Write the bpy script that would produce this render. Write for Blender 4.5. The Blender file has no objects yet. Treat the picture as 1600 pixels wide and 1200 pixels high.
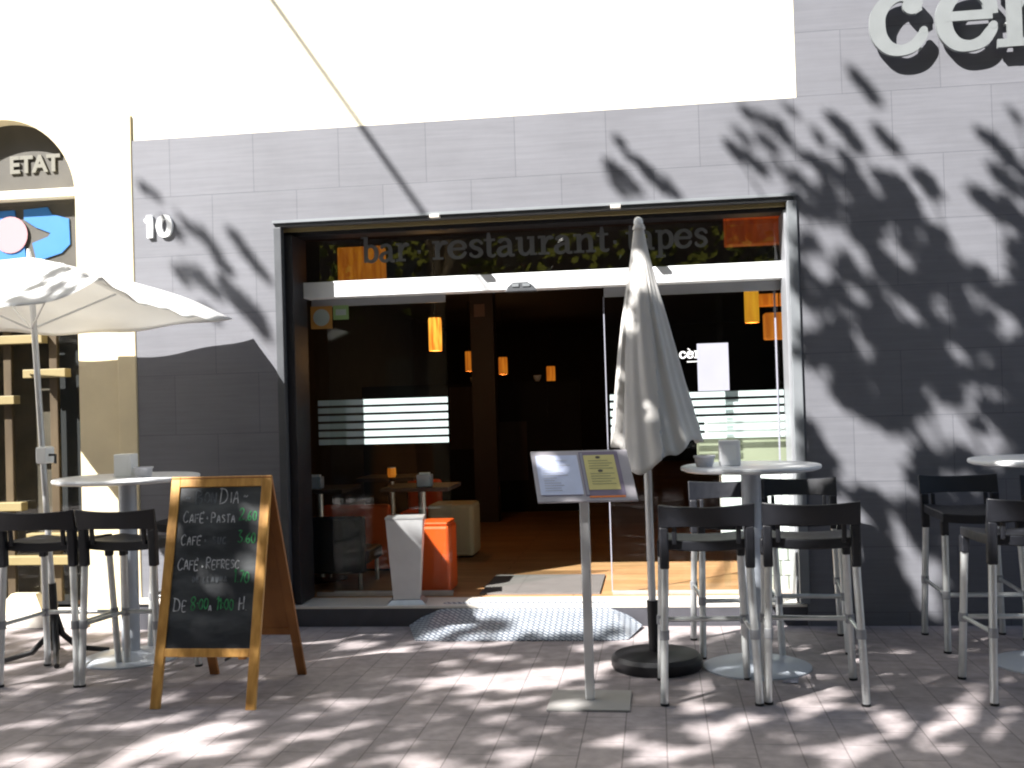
import bpy, math, random
from mathutils import Vector, Matrix
random.seed(7)
sc = bpy.context.scene
# ------------------------------------------------------------------ camera
YAW, PIT, ROL = math.radians(7.6), math.radians(1.0), math.radians(1.7)
F = Vector((-math.sin(YAW)*math.cos(PIT), math.cos(YAW)*math.cos(PIT), math.sin(PIT)))
R0 = Vector((math.cos(YAW), math.sin(YAW), 0)); U0 = R0.cross(F)
R1 = math.cos(ROL)*R0 - math.sin(ROL)*U0; U1 = math.sin(ROL)*R0 + math.cos(ROL)*U0
cam_d = bpy.data.cameras.new('camera'); cam = bpy.data.objects.new('camera', cam_d)
sc.collection.objects.link(cam); sc.camera = cam
m = Matrix.Identity(4)
for i in range(3):
    m[i][0], m[i][1], m[i][2] = R1[i], U1[i], -F[i]
m.translation = (0, -6.93, 1.45)
cam.matrix_world = m
cam_d.sensor_width = 36; cam_d.lens = 1680/1600*36; cam_d.clip_end = 500; cam_d.clip_start = 0.05
# ------------------------------------------------------------------ light
SL, ST = 1.02, 1.30                     # sunlight runs +x by SL and down by ST for each metre towards the wall
to_sun = Vector((-SL, -1, ST)).normalized()
w = bpy.data.worlds.new('World'); sc.world = w; w.use_nodes = True
nt = w.node_tree; nt.nodes.clear()
sky = nt.nodes.new('ShaderNodeTexSky'); sky.sky_type = 'NISHITA'; sky.sun_disc = False
sky.sun_elevation = math.asin(to_sun.z); sky.sun_rotation = math.atan2(to_sun.x, to_sun.y)
bg = nt.nodes.new('ShaderNodeBackground'); bg.inputs[1].default_value = 0.06
wo = nt.nodes.new('ShaderNodeOutputWorld')
nt.links.new(sky.outputs[0], bg.inputs[0]); nt.links.new(bg.outputs[0], wo.inputs[0])
sd = bpy.data.lights.new('sun', 'SUN'); sd.energy = 5.0; sd.angle = math.radians(0.5); sd.color = (1, .965, .92)
so = bpy.data.objects.new('sun', sd); sc.collection.objects.link(so)
so.rotation_euler = (-to_sun).to_track_quat('-Z', 'Y').to_euler(); so.location = (-12, -14, 16)
sc.view_settings.view_transform = 'Standard'; sc.view_settings.look = 'None'
sc.view_settings.exposure = 1.85; sc.view_settings.gamma = 1
sc.cycles.max_bounces = 8; sc.cycles.transparent_max_bounces = 16; sc.cycles.filter_width = 2.1
# ------------------------------------------------------------------ materials
def mat(name, col, rough=.6, metal=0, spec=.5, noise=None, bump=0, bscale=60, trans=None, emit=None, estr=0, nscale=6):
    mt = bpy.data.materials.new(name); mt.use_nodes = True
    n = mt.node_tree.nodes; l = mt.node_tree.links; p = n['Principled BSDF']
    p.inputs['Base Color'].default_value = (*col, 1); p.inputs['Roughness'].default_value = rough
    p.inputs['Metallic'].default_value = metal; p.inputs['Specular IOR Level'].default_value = spec
    tc = n.new('ShaderNodeTexCoord')
    if noise:
        t = n.new('ShaderNodeTexNoise'); t.inputs['Scale'].default_value = nscale; t.inputs['Detail'].default_value = 6
        l.new(tc.outputs['Object'], t.inputs['Vector'])
        r = n.new('ShaderNodeMapRange'); r.inputs[1].default_value = .3; r.inputs[2].default_value = .7
        r.inputs[3].default_value = 1-noise; r.inputs[4].default_value = 1+noise
        l.new(t.outputs['Fac'], r.inputs[0])
        v = n.new('ShaderNodeVectorMath'); v.operation = 'SCALE'; v.inputs[0].default_value = col
        l.new(r.outputs[0], v.inputs['Scale']); l.new(v.outputs[0], p.inputs['Base Color'])
        r2 = n.new('ShaderNodeMapRange'); r2.inputs[3].default_value = max(0, rough-.1); r2.inputs[4].default_value = min(1, rough+.1)
        l.new(t.outputs['Fac'], r2.inputs[0]); l.new(r2.outputs[0], p.inputs['Roughness'])
    if bump:
        t = n.new('ShaderNodeTexNoise'); t.inputs['Scale'].default_value = bscale; t.inputs['Detail'].default_value = 4
        l.new(tc.outputs['Object'], t.inputs['Vector'])
        b = n.new('ShaderNodeBump'); b.inputs['Strength'].default_value = bump; b.inputs['Distance'].default_value = .01
        l.new(t.outputs['Fac'], b.inputs['Height']); l.new(b.outputs[0], p.inputs['Normal'])
    if trans:
        tb = n.new('ShaderNodeBsdfTranslucent'); tb.inputs[0].default_value = (*trans[0], 1)
        mx = n.new('ShaderNodeMixShader'); mx.inputs[0].default_value = trans[1]
        l.new(p.outputs[0], mx.inputs[1]); l.new(tb.outputs[0], mx.inputs[2])
        l.new(mx.outputs[0], n['Material Output'].inputs[0])
    if emit:
        p.inputs['Emission Color'].default_value = (*emit, 1); p.inputs['Emission Strength'].default_value = estr
    return mt

def nodes_of(mt): return mt.node_tree.nodes, mt.node_tree.links, mt.node_tree.nodes['Principled BSDF']

def brick_mat(name, c1, c2, cm, bw, rh, mortar, swap, off=(0, 0, 0), rough=.6, var=.12, streak=None, spec=.4, blotch=0, offset=.5):
    mt = mat(name, c1, rough, spec=spec); n, l, p = nodes_of(mt)
    tc = n.new('ShaderNodeTexCoord'); mp = n.new('ShaderNodeMapping')
    if swap:
        sx = n.new('ShaderNodeSeparateXYZ'); cx = n.new('ShaderNodeCombineXYZ')
        l.new(tc.outputs['Object'], sx.inputs[0]); l.new(sx.outputs[0], cx.inputs[0]); l.new(sx.outputs[2], cx.inputs[1]); l.new(sx.outputs[1], cx.inputs[2])
        l.new(cx.outputs[0], mp.inputs[0])
    else: l.new(tc.outputs['Object'], mp.inputs[0])
    mp.inputs['Location'].default_value = off
    b = n.new('ShaderNodeTexBrick'); l.new(mp.outputs[0], b.inputs[0])
    b.inputs['Scale'].default_value = 1; b.inputs['Brick Width'].default_value = bw; b.inputs['Row Height'].default_value = rh
    b.inputs['Mortar Size'].default_value = mortar; b.inputs['Mortar Smooth'].default_value = .3; b.offset = offset
    b.inputs['Color1'].default_value = (*c1, 1); b.inputs['Color2'].default_value = (*c2, 1); b.inputs['Mortar'].default_value = (*cm, 1)
    last = b.outputs['Color']
    t = n.new('ShaderNodeTexNoise'); t.inputs['Detail'].default_value = 8; t.inputs['Scale'].default_value = 1
    mp2 = n.new('ShaderNodeMapping'); l.new(mp.outputs[0], mp2.inputs[0]); mp2.inputs['Scale'].default_value = streak or (7, 7, 7)
    l.new(mp2.outputs[0], t.inputs['Vector'])
    r = n.new('ShaderNodeMapRange'); r.inputs[1].default_value = .3; r.inputs[2].default_value = .7; r.inputs[3].default_value = 1-var; r.inputs[4].default_value = 1+var
    l.new(t.outputs['Fac'], r.inputs[0])
    v = n.new('ShaderNodeVectorMath'); v.operation = 'SCALE'; l.new(last, v.inputs[0]); l.new(r.outputs[0], v.inputs['Scale']); last = v.outputs[0]
    if blotch:
        t2 = n.new('ShaderNodeTexNoise'); t2.inputs['Scale'].default_value = 1.7; t2.inputs['Detail'].default_value = 9; t2.inputs['Roughness'].default_value = .65
        l.new(mp.outputs[0], t2.inputs['Vector'])
        r3 = n.new('ShaderNodeMapRange'); r3.inputs[1].default_value = .35; r3.inputs[2].default_value = .65; r3.inputs[3].default_value = 1-blotch; r3.inputs[4].default_value = 1+blotch
        l.new(t2.outputs['Fac'], r3.inputs[0])
        v2 = n.new('ShaderNodeVectorMath'); v2.operation = 'SCALE'; l.new(last, v2.inputs[0]); l.new(r3.outputs[0], v2.inputs['Scale']); last = v2.outputs[0]
    l.new(last, p.inputs['Base Color'])
    bp = n.new('ShaderNodeBump'); bp.inputs['Strength'].default_value = .35; bp.inputs['Distance'].default_value = .004
    ma = n.new('ShaderNodeMath'); ma.operation = 'MULTIPLY_ADD'; ma.inputs[1].default_value = -1
    l.new(b.outputs['Fac'], ma.inputs[0]); m2 = n.new('ShaderNodeMath'); m2.operation = 'MULTIPLY'; m2.inputs[1].default_value = .3
    l.new(t.outputs['Fac'], m2.inputs[0]); l.new(m2.outputs[0], ma.inputs[2]); l.new(ma.outputs[0], bp.inputs['Height']); l.new(bp.outputs[0], p.inputs['Normal'])
    return mt

def wood_mat(name, col, dark, scale=(3, 40, 40), rough=.5):
    mt = mat(name, col, rough); n, l, p = nodes_of(mt)
    tc = n.new('ShaderNodeTexCoord'); mp = n.new('ShaderNodeMapping'); mp.inputs['Scale'].default_value = scale
    l.new(tc.outputs['Object'], mp.inputs[0]); t = n.new('ShaderNodeTexNoise'); t.inputs['Scale'].default_value = 1; t.inputs['Detail'].default_value = 7
    l.new(mp.outputs[0], t.inputs['Vector']); c = n.new('ShaderNodeValToRGB'); c.color_ramp.elements[0].color = (*dark, 1); c.color_ramp.elements[1].color = (*col, 1)
    c.color_ramp.elements[0].position = .35; c.color_ramp.elements[1].position = .65
    l.new(t.outputs['Fac'], c.inputs[0]); l.new(c.outputs[0], p.inputs['Base Color'])
    return mt

def glass_mat(name, refl, tint=(.95, .975, .965)):
    mt = bpy.data.materials.new(name); mt.use_nodes = True; n = mt.node_tree.nodes; l = mt.node_tree.links
    n.clear(); o = n.new('ShaderNodeOutputMaterial'); t = n.new('ShaderNodeBsdfTransparent'); t.inputs[0].default_value = (*tint, 1)
    g = n.new('ShaderNodeBsdfGlossy'); g.inputs['Roughness'].default_value = .0
    fr = n.new('ShaderNodeFresnel'); fr.inputs[0].default_value = 1.5
    ml = n.new('ShaderNodeMath'); ml.operation = 'MULTIPLY'; ml.inputs[1].default_value = refl; ml.use_clamp = True
    mx = n.new('ShaderNodeMixShader'); l.new(fr.outputs[0], ml.inputs[0])
    ge = n.new('ShaderNodeNewGeometry'); iv = n.new('ShaderNodeMath'); iv.operation = 'SUBTRACT'; iv.inputs[0].default_value = 1; l.new(ge.outputs['Backfacing'], iv.inputs[1])
    m3 = n.new('ShaderNodeMath'); m3.operation = 'MULTIPLY'; l.new(ml.outputs[0], m3.inputs[0]); l.new(iv.outputs[0], m3.inputs[1]); l.new(m3.outputs[0], mx.inputs[0])
    l.new(t.outputs[0], mx.inputs[1]); l.new(g.outputs[0], mx.inputs[2]); l.new(mx.outputs[0], o.inputs[0])
    return mt

M = {}
M['clad'] = brick_mat('grey_cladding', (.146, .149, .167), (.135, .138, .155), (.085, .087, .10), .593, .405, .0022, True, (-.03+.593*.5, -.085+.001, 0), .55, .07, (3, 60, 3), blotch=.06)
M['cream'] = mat('cream_render', (.86, .80, .62), .85, noise=.05, bump=.15, bscale=30, nscale=2)
M['stone'] = mat('cream_stone', (.66, .57, .38), .8, noise=.09, bump=.25, bscale=22, nscale=3)
M['pave'] = brick_mat('paving_slabs', (.315, .278, .28), (.265, .236, .242), (.17, .148, .152), .36, .18, .0035, False, (0, 0, 0), .75, .16, (14, 14, 14), blotch=.2)
pm = [x for x in M['pave'].node_tree.nodes if x.type == 'MAPPING'][0]; pm.inputs['Rotation'].default_value = (0, 0, math.pi/2)
M['asph'] = mat('asphalt', (.05, .05, .052), .9, noise=.2, bump=.5, bscale=90)
M['kerb'] = mat('kerb_stone', (.3, .29, .27), .8, noise=.1, bump=.3)
M['alu'] = mat('brushed_aluminium', (.62, .64, .64), .38, metal=.75, noise=.06, nscale=20)
M['steel'] = mat('satin_steel', (.62, .63, .64), .42, metal=.6, noise=.05, nscale=9)
M['letter'] = mat('satin_steel_letters', (.20, .215, .22), .55, metal=.2, noise=.04, nscale=9)
M['whitealu'] = mat('white_aluminium', (.80, .82, .84), .4, noise=.02)
M['trim'] = mat('grey_frame', (.30, .31, .33), .45, metal=.4, noise=.05)
M['dtrim'] = mat('dark_and_shaded_frame', (.075, .08, .088), .45, metal=.2, noise=.08)  # on the lintel and left jamb the dark tone stands for shade
M['jamb'] = mat('pale_grey_jamb', (.20, .215, .23), .45, metal=.2, noise=.06)
M['dframe'] = mat('dark_frame', (.012, .012, .016), .5, noise=.1)
M['plastic'] = mat('charcoal_plastic', (.008, .009, .013), .48, noise=.12, bump=.08, bscale=250, nscale=30)
M['black'] = mat('black_iron', (.006, .006, .008), .5, noise=.1)
M['ttop'] = mat('white_laminate', (.78, .79, .81), .35, noise=.03)
M['tsteel'] = mat('pale_grey_enamel', (.46, .50, .56), .4, metal=.15, noise=.06)
M['cloth'] = mat('parasol_cloth', (.74, .725, .70), .9, noise=.06, bump=.25, bscale=11, trans=((.5, .47, .42), .25))
M['clothw'] = mat('white_parasol_cloth', (.80, .81, .82), .85, noise=.03, bump=.2, bscale=9, trans=((.78, .77, .73), .45))
M['pine'] = wood_mat('varnished_pine', (.62, .33, .08), (.42, .2, .04), (30, 30, 3), .42)
M['pined'] = wood_mat('stained_ply', (.33, .13, .03), (.22, .08, .015), (8, 8, 2), .6)
M['slate'] = mat('blackboard', (.018, .022, .026), .42, noise=.35, nscale=5)
M['chalk'] = mat('white_chalk', (.42, .43, .44), 1, noise=.5, nscale=40); M['chalkf'] = mat('faint_chalk', (.10, .11, .12), 1, noise=.4, nscale=40); M['chalkg'] = mat('green_chalk', (.045, .25, .09), 1, noise=.5, nscale=40)
M['glass'] = glass_mat('window_glass', 1.0); M['tglass'] = glass_mat('transom_glass', 3.2, (.75, .8, .78))
M['frost'] = mat('frosted_stripe', (.62, .74, .74), .6)
n, l, p = nodes_of(M['frost']); tb = n.new('ShaderNodeBsdfTransparent'); mx = n.new('ShaderNodeMixShader'); mx.inputs[0].default_value = .5
l.new(p.outputs[0], mx.inputs[1]); l.new(tb.outputs[0], mx.inputs[2]); l.new(mx.outputs[0], n['Material Output'].inputs[0])
M['text'] = mat('etched_text', (.15, .16, .165), .7)
M['white'] = mat('white_paint', (.85, .86, .86), .45, noise=.02); M['beige'] = mat('beige_panel', (.27, .28, .2), .6, noise=.05)
M['paper'] = mat('paper', (.27, .275, .33), .7, noise=.03); M['paperb'] = mat('blue_white_paper', (.52, .58, .78), .6, noise=.05, nscale=18)
M['yellow'] = mat('yellow_paper', (.56, .50, .20), .6, noise=.05); M['mauve'] = mat('mauve_card', (.16, .13, .2), .5)
M['acryl'] = mat('grey_acrylic', (.36, .34, .37), .3, noise=.05); M['orangep'] = mat('orange_edge', (.75, .2, .03), .5)
M['orange'] = mat('orange_plastic', (.62, .085, .012), .35, noise=.06); M['red'] = mat('red_upholstery', (.78, .10, .02), .6, noise=.1)
M['creamb'] = mat('cream_leather', (.55, .49, .32), .6, noise=.05)
M['floor'] = brick_mat('floor_planks', (.42, .235, .115), (.34, .18, .08), (.1, .05, .02), 1.2, .14, .003, False, (0, 0, 0), .5, .2, (4, 40, 4), blotch=.1)
M['floor'].node_tree.nodes['Principled BSDF']
M['mat'] = brick_mat('ribbed_mat', (.17, .155, .15), (.15, .14, .135), (.06, .055, .05), 2, .018, .005, False, (0, 0, 0), .9, .1)
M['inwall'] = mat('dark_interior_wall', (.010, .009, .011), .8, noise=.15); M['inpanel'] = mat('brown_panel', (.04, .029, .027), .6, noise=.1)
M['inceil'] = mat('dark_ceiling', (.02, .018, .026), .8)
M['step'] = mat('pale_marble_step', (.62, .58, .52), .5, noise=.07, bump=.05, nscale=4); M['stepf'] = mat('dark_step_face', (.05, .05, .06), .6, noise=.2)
M['bark'] = mat('plane_bark', (.22, .18, .12), .9, noise=.35, bump=.6, bscale=12, nscale=4)
M['leaf'] = mat('plane_leaf', (.075, .11, .022), .5, noise=.35, nscale=1.5, trans=((.17, .17, .03), .35))
M['blue'] = mat('blue_vinyl', (.03, .16, .42), .5, noise=.03); M['pink'] = mat('pink_vinyl', (.42, .22, .24), .5)
M['shopd'] = mat('shop_dark_board', (.06, .055, .045), .55, noise=.15); M['sgrey'] = mat('grey_letters', (.15, .145, .12), .5)
M['shopwood'] = wood_mat('old_shop_wood', (.10, .072, .038), (.05, .034, .017), (4, 4, 1), .5)
M['pale_strip'] = mat('cream_strip', (.24, .19, .085), .6, noise=.06); M['shopin'] = mat('brown_shop_interior', (.07, .052, .035), .7, noise=.3)
M['plate'] = mat('checker_plate', (.55, .58, .62), .45, metal=.25, noise=.1, nscale=12)
M['opp'] = mat('opposite_facade', (.09, .065, .05), .9, noise=.1, nscale=.6); M['oppwin'] = mat('opposite_window', (.03, .035, .04), .15)
M['base'] = mat('clear_base_plate', (.36, .35, .34), .5, metal=.1, noise=.1)
M['greyb'] = mat('grey_ceramic', (.55, .55, .59), .5, noise=.04)
M['wire'] = mat('black_cable', (.02, .02, .02), .6)
# checker-plate relief
n, l, p = nodes_of(M['plate'])
tc = n.new('ShaderNodeTexCoord'); mp = n.new('ShaderNodeMapping'); mp.inputs['Rotation'].default_value = (0, 0, math.radians(45)); l.new(tc.outputs['Object'], mp.inputs[0])
b = n.new('ShaderNodeTexBrick'); b.inputs['Scale'].default_value = 1; b.inputs['Brick Width'].default_value = .05; b.inputs['Row Height'].default_value = .025; b.inputs['Mortar Size'].default_value = .006; b.inputs['Mortar Smooth'].default_value = .6
l.new(mp.outputs[0], b.inputs[0]); bp = n.new('ShaderNodeBump'); bp.inputs['Strength'].default_value = 1; bp.inputs['Distance'].default_value = .006; bp.invert = True
l.new(b.outputs['Fac'], bp.inputs['Height']); l.new(bp.outputs[0], p.inputs['Normal'])
b.inputs['Color1'].default_value = (.50, .54, .58, 1); b.inputs['Color2'].default_value = (.38, .42, .46, 1); b.inputs['Mortar'].default_value = (.12, .14, .19, 1); l.new(b.outputs['Color'], p.inputs['Base Color'])
# hand-rubbed chalk smears on the blackboard
n, l, p = nodes_of(M['slate'])
tc = n.new('ShaderNodeTexCoord'); mp = n.new('ShaderNodeMapping'); mp.inputs['Rotation'].default_value = (0, .6, 0); mp.inputs['Scale'].default_value = (3, 3, 9); l.new(tc.outputs['Object'], mp.inputs[0])
t = n.new('ShaderNodeTexNoise'); t.inputs['Scale'].default_value = 1.2; t.inputs['Detail'].default_value = 5; l.new(mp.outputs[0], t.inputs[0])
cr = n.new('ShaderNodeValToRGB'); cr.color_ramp.elements[0].position = .42; cr.color_ramp.elements[0].color = (.017, .02, .026, 1); cr.color_ramp.elements[1].position = .8; cr.color_ramp.elements[1].color = (.11, .12, .125, 1)
l.new(t.outputs['Fac'], cr.inputs[0]); l.new(cr.outputs[0], p.inputs['Base Color'])

def lamp_mat(name, c1, c2, strength):
    mt = mat(name, (.5, .15, .02), .6); n, l, p = nodes_of(mt); tc = n.new('ShaderNodeTexCoord')
    mp = n.new('ShaderNodeMapping'); mp.inputs['Scale'].default_value = (40, 40, 4); l.new(tc.outputs['Object'], mp.inputs[0])
    t = n.new('ShaderNodeTexNoise'); t.inputs['Scale'].default_value = 1; l.new(mp.outputs[0], t.inputs[0])
    cr = n.new('ShaderNodeValToRGB'); cr.color_ramp.elements[0].position = .38; cr.color_ramp.elements[1].position = .66
    cr.color_ramp.elements[0].color = (*c2, 1); cr.color_ramp.elements[1].color = (*c1, 1); l.new(t.outputs['Fac'], cr.inputs[0])
    l.new(cr.outputs[0], p.inputs['Emission Color']); p.inputs['Emission Strength'].default_value = strength
    return mt
M['lampb'] = lamp_mat('bright_lantern', (1, .5, .06), (.6, .13, .01), .5)
M['lampd'] = lamp_mat('dim_lantern', (.8, .25, .02), (.5, .12, .01), .17)
M['lampy'] = lamp_mat('yellow_lantern', (.9, .45, .03), (.7, .3, .02), .2)
M['lampr'] = lamp_mat('red_lantern', (.5, .06, .01), (.3, .03, .006), .12)

# ------------------------------------------------------------------ mesh helpers
def rot2(x, y, a): return x*math.cos(a)-y*math.sin(a), x*math.sin(a)+y*math.cos(a)
class MB:
    def __init__(s): s.v = []; s.f = []
    def add(s, vs, fs):
        k = len(s.v); s.v += [tuple(v) for v in vs]; s.f += [tuple(i+k for i in f) for f in fs]; return s
    def box(s, x0, x1, y0, y1, z0, z1):
        return s.add([(x0,y0,z0),(x1,y0,z0),(x1,y1,z0),(x0,y1,z0),(x0,y0,z1),(x1,y0,z1),(x1,y1,z1),(x0,y1,z1)],
                     [(0,3,2,1),(4,5,6,7),(0,1,5,4),(1,2,6,5),(2,3,7,6),(3,0,4,7)])
    def obox(s, O, A, B, Cv):   # oriented box: origin corner + three edge vectors
        O, A, B, Cv = map(Vector, (O, A, B, Cv)); P = [O, O+A, O+A+B, O+B]; P += [q+Cv for q in P]
        return s.add(P, [(0,3,2,1),(4,5,6,7),(0,1,5,4),(1,2,6,5),(2,3,7,6),(3,0,4,7)])
    def tube(s, pts, rs, n=14, caps=True):
        pts = [Vector(p) for p in pts]
        if not isinstance(rs, (list, tuple)): rs = [rs]*len(pts)
        vs = []; fs = []
        up = Vector((0,0,1)) if abs((pts[-1]-pts[0]).normalized().z) < .9 else Vector((1,0,0))
        for i, p in enumerate(pts):
            d = (pts[min(i+1, len(pts)-1)]-pts[max(i-1, 0)]).normalized()
            a = d.cross(up).normalized(); b = d.cross(a)
            for k in range(n):
                t = 2*math.pi*k/n; vs.append(p+a*rs[i]*math.cos(t)+b*rs[i]*math.sin(t))
        for i in range(len(pts)-1):
            for k in range(n):
                fs.append((i*n+k, i*n+(k+1)%n, (i+1)*n+(k+1)%n, (i+1)*n+k))
        if caps: fs += [tuple(range(n)), tuple(range((len(pts)-1)*n, len(pts)*n))[::-1]]
        return s.add(vs, fs)
    def lathe(s, cx, cy, prof, n=40):
        vs = []; fs = []
        for r, z in prof:
            for k in range(n):
                t = 2*math.pi*k/n; vs.append((cx+r*math.cos(t), cy+r*math.sin(t), z))
        for i in range(len(prof)-1):
            for k in range(n): fs.append((i*n+k, i*n+(k+1)%n, (i+1)*n+(k+1)%n, (i+1)*n+k))
        fs += [tuple(range(n))[::-1], tuple(range((len(prof)-1)*n, len(prof)*n))]
        return s.add(vs, fs)
    def prism(s, poly, O, U, V, N):   # poly 2D in frame, thickness vector N
        O, U, V, N = map(Vector, (O, U, V, N)); k = len(poly)
        P = [O+U*a+V*b for a, b in poly]; Q = [q+N for q in P]
        return s.add(P+Q, [tuple(range(k))[::-1], tuple(range(k, 2*k))]+[(i, (i+1)%k, (i+1)%k+k, i+k) for i in range(k)])
    def ribbon(s, pts, O, U, V, N, smooth=6):
        """stroke of varying width (x, y, w) extruded along N"""
        P = []
        if smooth and len(pts) > 2:
            q = [pts[0]]+list(pts)+[pts[-1]]
            for i in range(1, len(q)-2):
                for k in range(smooth):
                    t = k/smooth
                    P.append(tuple(.5*((2*q[i][j])+(-q[i-1][j]+q[i+1][j])*t+(2*q[i-1][j]-5*q[i][j]+4*q[i+1][j]-q[i+2][j])*t*t+(-q[i-1][j]+3*q[i][j]-3*q[i+1][j]+q[i+2][j])*t**3) for j in range(3)))
            P.append(pts[-1])
        else: P = list(pts)
        O, U, V, N = map(Vector, (O, U, V, N)); vs = []; n_ = len(P)
        for i, (x, y, wd) in enumerate(P):
            a = P[max(i-1, 0)]; b = P[min(i+1, n_-1)]; dx, dy = b[0]-a[0], b[1]-a[1]; L = math.hypot(dx, dy) or 1
            nx, ny = -dy/L*wd/2, dx/L*wd/2
            for sg in (1, -1):
                q = O+U*(x+sg*nx)+V*(y+sg*ny); vs += [q, q+N]
        fs = []
        for i in range(n_-1):
            a = 4*i; b = a+4
            fs += [(a, b, b+2, a+2), (a+1, a+3, b+3, b+1), (a, a+1, b+1, b), (a+2, b+2, b+3, a+3)]
        fs += [(0, 2, 3, 1), (4*n_-4, 4*n_-3, 4*n_-1, 4*n_-2)]
        return s.add(vs, fs)
    def build(s, name, m_, parent=None, smooth=False, bev=0, local=False, kind=None):
        off = Vector((0,0,0))
        if parent is not None and not local:
            q = parent
            while q is not None: off += q.location; q = q.parent
        me = bpy.data.meshes.new(name); me.from_pydata([tuple(Vector(v)-off) for v in s.v], [], s.f); me.validate(); me.update()
        import bmesh
        bm = bmesh.new(); bm.from_mesh(me); bmesh.ops.recalc_face_normals(bm, faces=bm.faces); bm.to_mesh(me); bm.free()
        o = bpy.data.objects.new(name, me); sc.collection.objects.link(o); me.materials.append(m_)
        if smooth:
            for pl in me.polygons: pl.use_smooth = True
            me.set_sharp_from_angle(angle=math.radians(40))
        if bev:
            md = o.modifiers.new('bevel', 'BEVEL'); md.width = bev; md.segments = 2; md.limit_method = 'ANGLE'
        if parent is not None: o.parent = parent
        if kind: o['kind'] = kind
        return o
def tag(o, label, cat, group=None):
    o['label'] = label; o['category'] = cat
    if group: o['group'] = group
    return o
def thing(name, loc, label, cat, group=None, rz=0):
    o = bpy.data.objects.new(name, None); sc.collection.objects.link(o); o.location = loc; o.rotation_euler.z = rz
    return tag(o, label, cat, group)
def dup(o, loc, rz=0, label=None):
    def cp(a, par):
        c = a.copy(); sc.collection.objects.link(c); c.parent = par
        for ch in [x for x in a.children]: cp(ch, c)
        return c
    c = cp(o, None); c.location = loc; c.rotation_euler.z = rz
    if label: c['label'] = label
    return c
def text_mesh(name, txt, size, depth, fat, m_, parent, pos, sx=1.0):
    cu = bpy.data.curves.new('t', 'FONT'); cu.body = txt; cu.size = size; cu.extrude = depth/2; cu.offset = fat
    o = bpy.data.objects.new('t', cu); sc.collection.objects.link(o); bpy.context.view_layer.update()
    me = bpy.data.meshes.new_from_object(o.evaluated_get(bpy.context.evaluated_depsgraph_get()))
    bpy.data.objects.remove(o)
    off = Vector((0,0,0)); q = parent
    while q is not None: off += q.location; q = q.parent
    for v in me.vertices: x, y, z = v.co; v.co = Vector((pos[0]+x*sx, pos[1]-z, pos[2]+y))-off
    me.materials.clear(); me.materials.append(m_); me.update()
    ob = bpy.data.objects.new(name, me); sc.collection.objects.link(ob); ob.parent = parent
    return ob

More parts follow.
